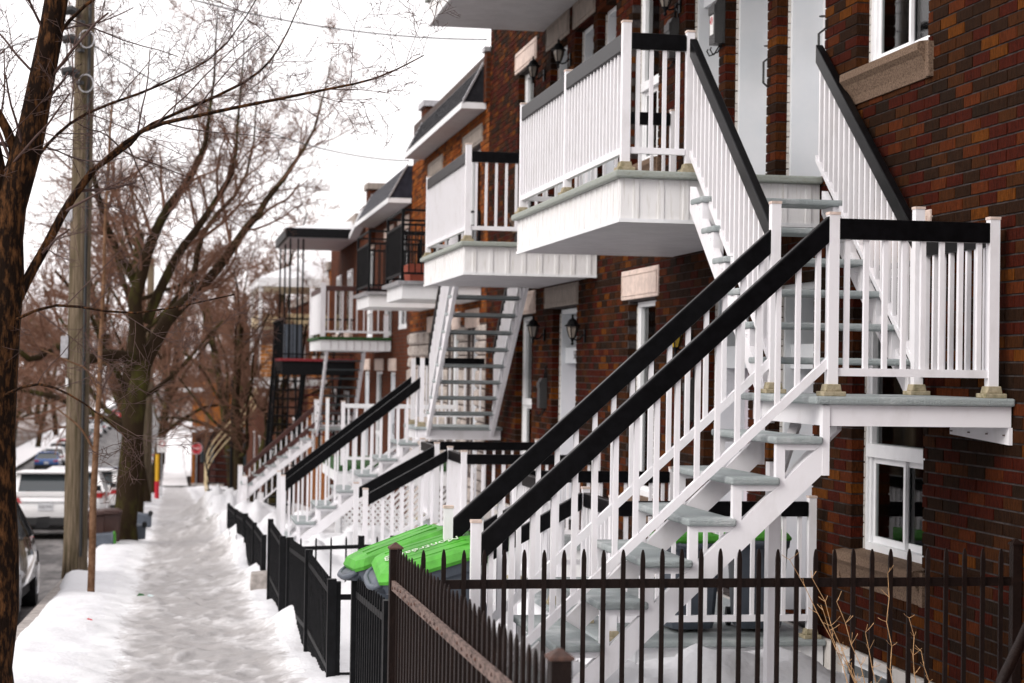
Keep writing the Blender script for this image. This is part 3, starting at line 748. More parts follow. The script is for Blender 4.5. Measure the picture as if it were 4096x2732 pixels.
# ------------------------------------------------------------------ fences
def picket_mesh(w, d, h, m, tip=.045):
    mb = MB(); a = w/2; b = d/2
    mb.loft([[(-a,-b,0),(a,-b,0),(a,b,0),(-a,b,0)], [(-a,-b,h-tip),(a,-b,h-tip),(a,b,h-tip),(-a,b,h-tip)], [(-a*.75,-b*.8,h-tip*.4),(a*.75,-b*.8,h-tip*.4),(a*.75,b*.8,h-tip*.4),(-a*.75,b*.8,h-tip*.4)], [(-a*.3,-b*.4,h),(a*.3,-b*.4,h),(a*.3,b*.4,h),(-a*.3,b*.4,h)]])
    return mb.mesh('picket', m)
def fence_post(R, x, y, z0, z1, w, m, capm=None):
    p = part(MB().box(-w/2, w/2, -w/2, w/2, z0, z1-.03), 'post', m, R, wloc=(x, y, 0))
    c = w/2+.006
    part(MB().loft([[(-c,-c,z1-.03),(c,-c,z1-.03),(c,c,z1-.03),(-c,c,z1-.03)], [(-c,-c,z1-.022),(c,-c,z1-.022),(c,c,z1-.022),(-c,c,z1-.022)], [(-.004,-.004,z1),(.004,-.004,z1),(.004,.004,z1),(-.004,.004,z1)]]), 'post_cap', capm or m, p, wloc=(x, y, 0))
FX = thing('metal_fence', 'dark brown spear-topped fence from the corner post to the wall before the stairs', 'fence', (2.6, 8.62, -1.95))
pm = picket_mesh(.021, .014, 1.02, M['browniron'])
x = 1.158
while x < 4.06:
    link('picket', pm, FX, (x, 8.62+RND.uniform(-.001,.001), -1.868+RND.uniform(-.003,.003))); x += .0955
for z in (-1.033, -1.72): part(MB().box(1.06, 4.09, 8.628, 8.642, z, z+.043), 'rail', M['browniron'], FX)
fence_post(FX, 4.10, 8.62, -2.1, -.80, .045, M['browniron'])
FS = thing('metal_fence', 'dark brown picket fence along the sidewalk with a weathered flat rail and corner post', 'fence', (1.024, 6.8, -1.9))
fence_post(FS, 1.03, 8.64, -2.2, -.815, .055, M['browniron'], M['rustpost']); fence_post(FS, 1.03, 4.90, -2.0, -.745, .057, M['browniron'], M['rustpost'])
fsm = picket_mesh(.012, .030, 1.0, M['browniron'], .04)
n = 36
railz = lambda y: -.99 + (8.65-y)*.0135
for i in range(n):
    y = 8.57-i*.1005; link('picket', fsm, FS, (1.034, y, railz(y)+.147-1.0+RND.uniform(-.006,.006)))
ra = MB(); ra.bar((1.018, 8.61, railz(8.61)-.022), (1.018, 4.93, railz(4.93)-.022), .016, .045); rao = part(ra, 'rail', M['rustrail'], FS)
rv = MB().lathe([(.007,0),(.006,.004),(.002,.006)], (0,0,0), 8).mesh('rivet', M['rustpost'])
for i in range(0, n):
    if RND.random() < .7: link('rivet', rv, rao, (1.010, 8.57-i*.1005+RND.uniform(-.02,.02), railz(8.57-i*.1005)-.022+RND.uniform(-.011,.011)), rot=(0, -math.pi/2, 0))
part(MB().bar((1.020, 8.61, -1.8), (1.020, 4.93, -1.75), .012, .04), 'rail', M['browniron'], FS)

pbk = picket_mesh(.016, .016, .78, M['blackiron'], .03)
def black_fence(label, pts, spacing=.11, h=.66):
    """pts: (x, y, top z) of the posts"""
    R = thing('iron_fence', label, 'fence', (pts[0][0], pts[0][1], pts[0][2]-h), group=None)
    for p in pts: part(MB().box(-.028, .028, -.028, .028, p[2]-h-.4, p[2]), 'post', M['blackiron'], R, wloc=(p[0], p[1], 0))
    for a, b in zip(pts, pts[1:]):
        A = Vector(a); B = Vector(b)
        for dz in (.10, h-.06):
            part(MB().bar(A-Vector((0,0,dz)), B-Vector((0,0,dz)), .014, .036), 'rail', M['blackiron'], R)
        n = max(1, int((B-A).length/spacing))
        for i in range(1, n):
            p = A.lerp(B, i/n); link('picket', pbk, R, (p.x, p.y, p.z-.80+.015))
    return R
black_fence('short black iron fence beside the leaning green-lidded bins', [(1.02,8.78,-1.10),(1.02,10.36,-1.163)])
black_fence('black iron fence beyond the path gap, nearest post by the bins', [(1.02,11.96,-1.361),(1.02,14.02,-1.375),(1.02,16.3,-1.493)])
black_fence('black iron fence along the sidewalk below the second staircase', [(1.02,17.37,-1.579),(1.02,19.55,-1.60)])
black_fence('farther black iron fence with a concrete block at its foot', [(1.02,20.9,-1.886),(1.02,23.3,-1.95),(1.02,26.0,-2.05)])
black_fence('far black iron fence by the maroon-railed stairs', [(1.02,26.6,-2.1),(1.02,30,-2.3),(1.02,34,-2.5)])
black_fence('black iron cross fence beside the first front path', [(1.05,11.98,-1.38),(1.9,11.98,-1.38)])
black_fence('black iron cross fence in the snow beyond the second path', [(1.05,17.4,-1.60),(1.75,17.4,-1.58),(2.05,17.4,-1.58)], .13)
solo(MB().loft([[(-.14,-.16,-.2),(.14,-.16,-.2),(.14,.16,-.2),(-.14,.16,-.2)], [(-.13,-.15,.13),(.14,-.16,.12),(.12,.15,.14),(-.12,.15,.12)]]), 'concrete_block', M['concrete'], 'grey concrete block at the foot of the far black fence', 'block', bevel=.012, loc=(1.0, 20.65, gz(20.6)+.12))

# ------------------------------------------------------------------ wheeled bins
def bin_(label, loc, rot, s=1., lidm='green', bodym='bingrey', text=False, name='wheeled_bin', group=None):
    R = thing(name, label, 'bin', loc, rot, group)
    W, D, H = .30*s, .36*s, 1.0*s
    def ring(w, d, z, c=.06):
        c *= s; return [(-d+c,-w,z),(d-c,-w,z),(d,-w+c,z),(d,w-c,z),(d-c,w,z),(-d+c,w,z),(-d,w-c,z),(-d,-w+c,z)]
    b = MB(); b.loft([ring(W*.76, D*.72, .04*s), ring(W*.80, D*.76, .10*s), ring(W*.95, D*.93, H*.88), ring(W, D, H*.90), ring(W*1.02, D*1.03, H*.97), ring(W*.97, D*.97, H*.985)])
    lpart(b, 'body', M[bodym], R)
    rim = MB(); rim.tube([(-D*1.0,-W*.8,H*.97),(-D*1.16,-W*.72,H*.955),(-D*1.24,-W*.4,H*.95),(-D*1.25,0,H*.95),(-D*1.24,W*.4,H*.95),(-D*1.16,W*.72,H*.955),(-D*1.0,W*.8,H*.97)], .022*s, 8)
    rim.loft([[(-D*1.0,-W*.85,H*.90),(-D*1.0,W*.85,H*.90),(-D*.98,W*.85,H*.975),(-D*.98,-W*.85,H*.975)], [(-D*1.22,-W*.5,H*.925),(-D*1.22,W*.5,H*.925),(-D*1.22,W*.5,H*.96),(-D*1.22,-W*.5,H*.96)]])
    lpart(rim, 'front_lip', M[bodym], R, smooth=True)
    l = MB(); l.loft([ring(W*1.06, D*1.05, H*.975), ring(W*1.07, D*1.06, H*1.0), ring(W*.96, D*.96, H*1.045), ring(W*.80, D*.80, H*1.062, .1), ring(W*.3, D*.4, H*1.068, .03)])
    lo = lpart(l, 'lid', M[lidm], R)
    rb = MB()
    for yy in (-.55, .0, .55): rb.bar((-D*.7, W*yy*1.05-.02*s, H*1.064), (D*.8, W*yy*1.05-.02*s, H*1.064), .022*s, .012*s)
    if not text: lpart(rb, 'lid_ribs', M[lidm], lo)
    else:
        rb = MB()
        for yy in (-.62, .62): rb.bar((-D*.75, W*yy, H*1.060), (D*.85, W*yy, H*1.060), .02*s, .016*s)
        for yy in (-.28, .28): rb.bar((-D*.75, W*yy, H*1.066), (D*.85, W*yy, H*1.066), .012*s, .008*s)
        lpart(rb, 'lid_ribs', M[lidm], lo)
        me = text_mesh('Montr\u00e9al', .085, M['print'], 'lettering'); o = link('lettering', me, lo, local=(.05*s, 0, H*1.074), rot=(0,0,math.pi))
        e = MB()
        for k in range(4):
            an = k*math.pi/2+.78; cx, cy = -.235*s+.024*math.cos(an), .024*math.sin(an)
            e.tube([(cx+.019*math.cos(t*math.pi/5), cy+.019*math.sin(t*math.pi/5), H*1.0735) for t in range(11)], .0042, 4)
        lpart(e, 'emblem', M['print'], lo)
    hg = MB(); hg.tube([(D*1.1,-W*.9,H*.99),(D*1.1,W*.9,H*.99)], .022*s, 8); lpart(hg, 'hinge_bar', M['dgreen'], R)
    for sy in (-1, 1):
        wh = MB(); wh.tube([(D*.82, sy*W*.78, .1*s),(D*.82, sy*W*.95, .1*s)], .1*s, 14); lpart(wh, 'wheel', M['rubber'], R)
    return R
bin_('front green-lidded grey recycling bin with white lettering, leaning over the black fence', (1.53, 9.78, -1.68), (math.radians(9), math.radians(-17), math.radians(-3)), .73, text=True)
bin_('green-lidded grey recycling bin leaning behind the lettered bin', (1.52, 10.44, -1.74), (math.radians(-2), math.radians(-20), math.radians(4)), .77)
bin_('right-hand small green-lidded bin on the low porch', (3.80, 11.82, -1.69), (0, 0, math.radians(80)), .62)
bin_('left-hand small green-lidded bin on the low porch', (3.33, 11.84, -1.69), (0, 0, math.radians(95)), .60)

# ------------------------------------------------------------------ lanterns and mailboxes
def lantern(label, y, z, glass='smoke', s=1.):
    x = 3.96
    R = thing('wall_lantern', label, 'lantern', (4.12, y, z))
    b = MB(); b.lathe([(.0,0),(.02,.004),(.045,.02),(.05,.05),(.06,.055)], (0,0,-.03), 6)
    def p(mb, n, m, sm_=False):
        o = part(mb, n, m, R, sm_, wloc=(x+.16*(1-.8), y, z)); o.scale = (.8,.8,.8); return o
    p(MB().lathe([(.006,-.19),(.02,-.175),(.012,-.15),(.022,-.12),(.034,-.105),(.038,-.095)], (0,0,0), 10), 'finial', M['blackiron'])
    p(MB().lathe([(.036,-.095),(.066,.0),(.072,.055)], (0,0,0), 6), 'glass', M[glass])
    cg = MB()
    for k in range(6):
        a = k*math.pi/3; cg.tube([(.038*math.cos(a), .038*math.sin(a), -.095), (.069*math.cos(a), .069*math.sin(a), 0), (.075*math.cos(a), .075*math.sin(a), .055)], .006, 4)
    p(cg, 'cage', M['blackiron'])
    p(MB().lathe([(.10,.05),(.102,.062),(.075,.075),(.066,.10),(.045,.135),(.02,.15),(.012,.17),(.018,.185),(.004,.205)], (0,0,0), 12), 'cap', M['blackiron'])
    p(MB().tube([(0,0,-.10),(.05,0,-.125),(.10,0,-.11),(.13,0,-.06),(.165,0,-.06)], .011, 6), 'arm', M['blackiron'])
    p(MB().box(.15,.168,-.03,.03,-.15,.02), 'back_plate', M['blackiron'])
lantern('black carriage lantern between the far upper window and the door numbered 5684', 20.95, 3.42)
lantern('black carriage lantern between the upper doors numbered 5684 and 5686', 19.52, 3.37)
lantern('black carriage lantern high above the nearest balcony by the tall window', 15.1, 3.12)
lantern('black lantern left of the door numbered 5688', 20.72, .44)
lantern('black lantern right of the door numbered 5688', 18.6, .40)
lantern('lantern with amber glass low on the wall behind the nearest handrails', 14.62, .27, 'amber')
def mailbox(label, y, z, sticker=False):
    R = thing('mailbox', label, 'mailbox', (4.12, y, z-.2))
    p = lambda mb, n, m: part(mb, n, m, R, wloc=(0, y, z))
    p(MB().prism([(4.045,-.17),(4.128,-.17),(4.128,.17),(4.07,.17),(4.045,.12)], 'y', -.075, .075), 'case', M['leather'])
    p(MB().box(4.038,4.046,-.08,.08,.06,.125), 'flap', M['leather'])
    o = MB()
    o.tube([(4.122,-.06,.17),(4.122,-.05,.23),(4.122,0,.26),(4.122,.05,.23),(4.122,.06,.17)], .008, 5); o.tube([(4.122,0,.26),(4.122,.015,.30),(4.122,-.015,.30)], .008, 5)
    p(o, 'crest', M['blackiron'])
    for sy in (-1, 1):
        h = MB(); h.tube([(4.12,sy*.045,-.17),(4.08,sy*.045,-.24),(4.04,sy*.045,-.255),(4.02,sy*.045,-.22),(4.03,sy*.045,-.205)], .006, 5); p(h, 'newspaper_hook', M['blackiron'])
    if sticker:
        s = p(MB().box(4.041,4.0445,-.045,.045,-.10,.05), 'sticker', M['signwhite'])
        r = MB(); r.tube([(4.040, .028*math.cos(t*math.pi/8), .01+.028*math.sin(t*math.pi/8)) for t in range(17)], .003, 4); r.tube([(4.040,-.02,.03),(4.040,.02,-.01)], .003, 4)
        part(r, 'no_junk_mail_symbol', M['red'], s, wloc=(0, y, z))
mailbox('black hammered mailbox between the tall window and the first balcony door', 15.22, 2.80)
mailbox('black hammered mailbox with a white sticker on a pier between balcony doors', 13.88, 2.70, True)
mailbox('black hammered mailbox on the pier between the two nearer balcony doors', 12.655, 2.93)
mailbox('black mailbox on the wall behind the lower handrails', 14.48, -.22)
mailbox('black mailbox left of the lilac door numbered 5688', 20.62, -.27)

# ------------------------------------------------------------------ dry weeds, litter
wd = thing('dry_weed', 'tall dry straw-coloured weed stalks behind the brown fence at the right', 'weed', (3.6, 8.35, -2.0))
wr = random.Random(5)
for (bx, tx, tz, by) in ((3.30,2.82,-.86,8.35),(3.32,2.95,-.95,8.4),(3.34,3.02,-1.05,8.3),(3.36,3.18,-1.2,8.35),(3.31,2.93,-1.08,8.25),(3.40,3.30,-.93,8.4),(3.55,3.42,-1.14,8.4),(3.58,3.44,-1.28,8.3),(3.38,3.12,-1.32,8.45)):
    mb = MB(); pts = []; zb = -1.86
    for i in range(9):
        t = i/8; pts.append((bx+(tx-bx)*t**1.15+wr.uniform(-.012,.012), by+wr.uniform(-.01,.01)-.1*t, zb+(tz-zb)*t))
    mb.tube(pts, [.0034-.0022*i/8 for i in range(9)], 5)
    for i in range(3, 9):
        for k in range(2):
            p = Vector(pts[i]); d = Vector((wr.uniform(-1,1), wr.uniform(-.5,.5), wr.uniform(.2,1))).normalized()*wr.uniform(.015,.06)
            mb.tube([p, p+d*.6, p+d+Vector((0,0,.004))], [.0014,.001,.0014], 3)
    part(mb, 'stalk', M['weed'], wd)
def litter(label, x, y, m, s):
    mb = MB(); r = random.Random(int(x*100)); mb.loft([[(-s,-s*.5,0),(s,-s*.6,0),(s*.9,s*.5,0),(-s*.8,s*.6,0)], [(-s*.5,-s*.4,s*.6),(s*.5,-s*.3,s*.5),(s*.5,s*.3,s*.45),(-s*.4,s*.3,s*.7)]])
    solo(mb, 'litter', m, label, 'litter', loc=(x, y, hgt(x, y)-.01))
litter('crumpled green wrapper lying on the snow beside the walk', -.30, 20.3, M['dgreen'], .05)
litter('crumpled pale plastic lying next to the green wrapper', -.2, 20.2, M['curtain'], .05)
litter('small red scrap on the snow bank at the lower left', -.68, 16.6, M['red'], .035)

# ------------------------------------------------------------------ trees
def grow(r, out, p, d, length, rad, lev, P):
    n = 4 if lev < P['max'] else 2
    if lev <= 1: n = 6
    pts = [p.copy()]; q = p.copy(); dd = d.normalized()
    for i in range(n):
        w = P['wob']*(.6 if lev == 0 else 1)
        dd = (dd + Vector((r.uniform(-w,w), r.uniform(-w,w), r.uniform(-w,w)+P['up']*(0 if lev == 0 else 1))))
        dd.normalize(); q = q + dd*length/n; pts.append(q.copy())
    end = .5 if lev < P['max'] else .4
    rads = [rad*(1-(1-end)*i/n) for i in range(n+1)]
    out.append((pts, rads, lev))
    if lev < P['max']: sprout(r, out, pts, rads, lev, P, length)
def sprout(r, out, pts, rads, lev, P, length, lo=None):
    k = P['n'][lev]; n = len(pts)-1
    lo = P['lo'][lev] if lo is None else lo
    for j in range(k):
        t = lo + (1-lo)*(j+r.uniform(.1,.9))/k
        i = min(n-1, int(t*n)); f = t*n-i
        p = pts[i].lerp(pts[i+1], f); tan = (pts[i+1]-pts[i]).normalized(); rr = rads[i]+(rads[i+1]-rads[i])*f
        ax = Vector((r.gauss(0,1), r.gauss(0,1), r.gauss(0,1))); ax = (ax - tan*ax.dot(tan)).normalized()
        ang = math.radians(r.uniform(*P['ang'])); d = tan*math.cos(ang)+ax*math.sin(ang)
        L = length*P['lr']*r.uniform(.6,1.15)*(1.05-.45*t)
        grow(r, out, p, d, L, max(P['rmin'], min(rr*.72, P.get('cap', 9)*r.uniform(.5,1), rr*P['rr']*r.uniform(.7,1.1))), lev+1, P)
def tree_mesh(out, split=1, off=Vector((0,0,0))):
    tk = MB(); cr = MB()
    for pts, rads, lev in out:
        big = max(rads); n = 10 if big > .07 else 6 if big > .018 else 4 if big > .007 else 3
        (tk if lev <= split else cr).tube([p-off for p in pts], rads, n, cap=False)
    return tk, cr
def V(*a): return [Vector(p) for p in a]
def custom_tree(name, label, base, limbs, P, tm, cm, seed, sp_len=1.6, twm=None):
    """limbs: (points, start radius, end radius, children per limb, spread from)"""
    r = random.Random(seed); out = []
    R = thing(name, label, 'tree', base)
    for (pts, r0, r1, k, lo) in limbs:
        n = len(pts)-1; fine = []; 
        for i in range(n):
            for s in range(3):
                a = pts[max(i-1,0)]; b = pts[i]; c = pts[i+1]; d = pts[min(i+2,n)]; t = s/3
                fine.append(.5*((2*b)+(c-a)*t+(2*a-5*b+4*c-d)*t*t+(3*b-a-3*c+d)*t**3))
        fine.append(pts[-1]); m = len(fine)-1
        rads = [r0+(r1-r0)*i/m for i in range(m+1)]
        fine = [p+Vector((noise.noise(p*3)*.3*r0, 0, 0)) for p in fine]
        out.append((fine, rads, 0))
        Q = dict(P); Q['n'] = [k]+P['n'][1:]; Q['cap'] = P.get('cap', 9)
        if k: sprout(r, out, fine, rads, 0, Q, sp_len, lo)
    tk, cr = tree_mesh(out, 0)
    part(tk, 'trunk', tm, R, True); part(cr, 'crown', cm, R, True)
    return R
# near tree at the left edge
PN = dict(max=4, n=[0,5,4,3], lo=[.2,.15,.2,.2], wob=.13, up=.01, ang=(28,65), lr=.66, rr=.5, rmin=.0017, cap=.012)
custom_tree('street_tree', 'near dark furrowed tree trunk at the left edge with long bare branches', (-.95,10.5,-2.0), [
    (V((-.935,10.5,-2.2),(-.937,10.5,-1.353),(-.943,10.5,-.407),(-.905,10.5,.449),(-.833,10.5,1.022),(-.755,10.5,1.502),(-.60,10.5,2.4),(-.5,10.55,3.3)), .140, .045, 14, .5),
    (V((-.935,10.5,.10),(-.801,10.5,.427),(-.689,10.5,.644),(-.566,10.5,.887),(-.452,10.5,1.058)), .034, .021, 3, .3),
    (V((-.452,10.5,1.058),(-.26,10.7,1.232),(-.144,10.9,1.373),(.379,11.1,1.663),(.59,11.3,1.912),(.756,11.5,2.3)), .015, .004, 12, .1),
    (V((-.452,10.5,1.058),(-.182,10.3,1.26),(.163,10.1,1.342),(.658,9.9,1.439),(1.006,9.7,1.504),(1.25,9.6,1.62)), .015, .003, 12, .1),
    (V((-.892,10.5,.639),(-.955,10.5,.97),(-1.02,10.5,1.254),(-1.12,10.5,1.7)), .065, .04, 4, .3),
    (V((-.83,10.5,1.0),(-.92,10.5,1.257),(-1.06,10.5,1.5)), .04, .02, 3, .3),
    (V((-.812,10.5,1.022),(-.719,10.8,1.227),(-.521,11.1,1.447),(-.078,11.4,1.688),(.288,11.7,1.992),(.62,12.0,2.6)), .014, .004, 12, .15),
    (V((-.90,10.5,.2),(-.62,10.2,.30),(-.2,9.9,.26),(.3,9.7,.36)), .010, .003, 7, .2),
    (V((-.93,10.45,-.2),(-.7,10.2,-.12),(-.45,10,-.22),(-.2,9.9,-.42)), .009, .003, 5, .3),
    (V((-.72,10.5,1.7),(-.5,10.4,1.95),(-.1,10.2,2.15),(.5,10,2.3)), .013, .004, 12, .15),
    ], PN, M['bark'], M['twig'], 11, 1.15)
# mossy tree
PM = dict(cap=.045, max=4, n=[0,7,6,5], lo=[.2,.15,.15,.15], wob=.24, up=.05, ang=(25,68), lr=.60, rr=.45, rmin=.0048)
custom_tree('street_tree', 'big dark mossy tree by the walk with a thick limb arching right', (-.80,33.6,gz(33.6)), [
    (V((-.80,33.6,-3.6),(-.756,33.6,-2.433),(-.701,33.6,-1.282),(-.625,33.6,-.513),(-.558,33.6,.05)), .225, .165, 0, .5),
    (V((-.56,33.6,-.1),(-.157,33.94,.734),(.299,34.29,1.224),(.919,34.63,1.97),(1.475,34.97,2.814),(1.966,35.31,3.513),(2.55,35.66,4.5),(2.9,36,6.0)), .145, .008, 18, .15),
    (V((-.558,33.6,-.05),(-.683,33.4,.866),(-.547,33.2,1.778),(-.114,33.05,2.767),(.249,32.87,3.293),(.529,32.68,4.3),(.654,32.5,6.2)), .15, .008, 17, .25),
    (V((-.5,33.6,.7),(-.022,33.6,1.811),(.497,33.6,2.599),(.943,33.6,3.39),(1.045,33.6,4.172),(1.141,33.6,6)), .10, .008, 16, .2),
    (V((-.64,33.6,.06),(-1.108,33.08,.131),(-1.524,32.56,.047),(-1.93,32.04,.258),(-2.311,31.52,.033),(-2.755,31.0,.5)), .12, .03, 12, .3),
    (V((-.62,33.5,1.3),(-1.2,33,2.4),(-1.5,32.7,3.6),(-1.9,32.4,5.4)), .09, .008, 16, .2),
    (V((.3,34.3,1.2),(.5,34.8,2.4),(1.3,35.5,3.6),(1.5,36,5.5)), .07, .008, 14, .2),
    ], PM, M['moss'], M['fartwig'], 23, 2.9)
PS = dict(max=3, n=[0,4,3], lo=[.2,.2,.2], wob=.22, up=.05, ang=(30,60), lr=.55, rr=.45, rmin=.002)
custom_tree('sapling', 'thin young street tree standing in front of the utility pole', (-.832,20.4,gz(20.4)), [
    (V((-.832,20.4,-2.7),(-.814,20.4,-1.478),(-.795,20.4,-.781),(-.78,20.4,-.084),(-.761,20.4,.615),(-.74,20.4,1.6),(-.70,20.4,2.8)), .046, .012, 10, .35),
    (V((-.79,20.4,-1.0),(-.95,20.4,-.72),(-1.15,20.4,-.55),(-1.35,20.4,-.38)), .014, .005, 4, .3),
    (V((-.785,20.4,-.316),(-.907,20.4,-.086),(-1.09,20.4,.004),(-1.408,20.4,.138)), .013, .005, 4, .3),
    ], PS, M['sapbark'], M['twig'], 31, .8)
# generic bare trees, shared meshes
PF = dict(max=4, n=[8,8,7,7], lo=[.28,.15,.12,.12], wob=.22, up=.06, ang=(24,64), lr=.60, rr=.5, rmin=.0095)
variants = []
for sd_ in (101, 202, 303):
    r = random.Random(sd_); out = []
    grow(r, out, Vector((0,0,-.2)), Vector((r.uniform(-.06,.06), r.uniform(-.06,.06), 1)), 8.5, .23, 0, PF)
    tk, cr = tree_mesh(out, 1)
    variants.append((tk.mesh('trunk', M['moss'], True), cr.mesh('crown', M['fartwig'], True)))
spots = [(-.9,43,.9,'second dark tree standing in line behind the big mossy tree'),(-.95,52,.95,'third tree in the row beside the walk'),(-.85,66,1,'fourth tree in the row beside the walk, near the hydrant marker'),(-.9,86,1,'tree in the walkside row just before the side street'),
    (1.75,47.5,.62,'slim front-yard tree before the spiral stairs'),(2.0,50.5,.66,'slim front-yard tree beside the spiral stairs'),(2.4,72,.9,'bare yard tree before the corner building'),(3.0,92,1,'bare yard tree close to the stop sign'),
    (-.9,128,1.1,'bare tree beyond the side street beside the far walk'),(1.8,136,1.1,'bare tree hiding the corner building'),(-.8,150,1.1,'distant tree by the far walk'),(2,165,1.1,'distant yard tree along the far walk'),
    (-12.6,38,1.0,'bare tree across the street behind the near trunk'),(-12.8,50,1.1,'bare tree across the street left of the pole'),(-12.4,63,1.05,'second tree across the street left of the pole'),(-12.7,78,1.1,'third tree across the street'),(-12.5,94,1.1,'leaning tree across the street beyond the blue car'),(-12.6,112,1.15,'fifth tree across the street'),(-12.4,132,1.15,'sixth tree across the street'),(-12.6,155,1.2,'seventh tree across the street'),(-12.4,180,1.2,'eighth tree across the street'),(-12.5,210,1.3,'ninth tree across the street'),
    (-.9,185,1.2,'far tree at the end of the visible walk'),(-18,60,1.2,'bare back-row tree across the street'),(-20,85,1.3,'tall back-row tree across the street'),(-19,120,1.3,'second tall back-row tree across the street'),(-24,160,1.4,'third tall back-row tree across the street'),(-20,215,1.5,'far back-row tree across the street'),(3,215,1.4,'farthest tree on the right of the road'),(-13.5,44,.9,'thin tree on the opposite walk behind the near trunk'),(-16,70,1.1,'yard tree across the street beyond the second house'),(-17,104,1.2,'yard tree across the street near the corner'),(-16,140,1.2,'yard tree across the street past the corner'),(-15.5,190,1.3,'yard tree far up the opposite side'),(-26,100,1.5,'big tree behind the opposite houses'),(-30,140,1.6,'second big tree behind the opposite houses'),(-28,190,1.6,'third big tree behind the opposite houses'),(-17,245,1.5,'tree far up the opposite side'),(-11,250,1.5,'tree leaning over the far parked cars'),(5.5,150,1.5,'tree behind the corner building'),(3.2,59.5,.9,'yard tree just past the spiral stairs'),(2.6,80,1.0,'yard tree in front of the last brick house'),(-9,330,1.7,'tree left of the road end behind the others'),(-22,300,1.8,'distant tree at the far left'),
    (-6,300,1.6,'tree closing the end of the road'),(-14,280,1.6,'tree at the left of the road end'),(4,270,1.6,'tree at the right of the road end'),(-1,345,1.8,'tree standing behind the road end'),(8,190,1.4,'tree rising behind the far right roofs')]
tr_ = random.Random(4)
for i, (x, y, s, lb) in enumerate(spots):
    R = thing('street_tree', lb, 'tree', (x, y, gz(y)), (0, 0, tr_.uniform(0, 6.28)))
    R.scale = (s, s, s*tr_.uniform(.9, 1.12))
    tk, cr = variants[i % 3]
    link('trunk', tk, R, local=(0,0,0)); link('crown', cr, R, local=(0,0,0))

# ------------------------------------------------------------------ utility pole and cables
UP = thing('utility_pole', 'weathered grey wooden utility pole with mossy streaks at the left', 'pole', (-1.2, 23.8, gz(23.8)))
pts = [Vector((-1.165+.004*math.sin(i), 23.8, -3.0+i*.8)) for i in range(13)]
part(MB().tube(pts, [.150-.0035*i for i in range(13)], 16), 'pole', M['woodpole'], UP, True)
fl = MB()
for k in range(9):
    a = 2*math.pi*k/9; fl.tube([(-1.165+.15*math.cos(a), 23.8+.15*math.sin(a), -3.0), (-1.165+.140*math.cos(a), 23.8+.140*math.sin(a), -2.35)], [.04,.008], 5)
part(fl, 'root_flare', M['woodpole'], UP, True)
part(MB().tube([(-1.09, 23.655, -2.4), (-1.095, 23.68, 1.0), (-1.10, 23.69, 6.5)], .022, 6), 'ground_wire_moulding', M['plastic'], UP)
for zz in (3.55, 3.95, 4.3, 4.65):
    g = MB(); g.tube([(-1.22, 23.63, zz), (-1.32, 23.62, zz+.05), (-1.42, 23.60, zz+.02)], [.05,.06,.05], 8); g.lathe([(.0,-.03),(.05,-.02),(.05,.02),(0,.03)], (-1.2, 23.6, zz-.1), 8)
    part(g, 'insulator', M['plastic'], UP)
for zz in (3.45, 4.0):
    c = MB(); c.tube([(-1.13+.09*math.cos(t*math.pi/8), 23.62, zz+.11*math.sin(t*math.pi/8)) for t in range(17)], .009, 5); part(c, 'cable_coil', M['metal'], UP)
part(MB().box(-1.36, -1.27, 23.72, 23.84, 1.75, 1.95), 'junction_box', M['metal'], UP); part(MB().box(-1.38, -1.29, 23.7, 23.85, .05, .32), 'meter_box', M['metal'], UP)
part(MB().box(-1.31, -1.28, 23.66, 23.72, -.30, -.20), 'tag', M['signwhite'], UP)
def cable(label, a, b, sag, rad=.009):
    a = Vector(a); b = Vector(b); pts = []
    for i in range(17):
        t = i/16; p = a.lerp(b, t); p.z -= sag*4*t*(1-t); pts.append(p)
    solo(MB().tube(pts, rad, 5), 'overhead_cable', M['plastic'], label, 'cable')
cable('thin overhead cable running from the pole to the mansard eave', (-1.16,23.7,4.0), (3.82,31.0,3.45), .35)
cable('overhead cable crossing the sky from the pole towards the top balcony', (-1.16,23.7,4.6), (2.8,21.0,5.1), .25)
cable('upper street cable running along the poles', (-1.25,23.7,5.2), (-1.3,112,1.5), 1.0)
cable('lower street cable running along the poles', (-1.25,23.7,4.3), (-1.3,112,.4), 1.2)
cable('cable from the near pole across the street', (-1.3,23.7,4.2), (-14,40,3.8), .5)

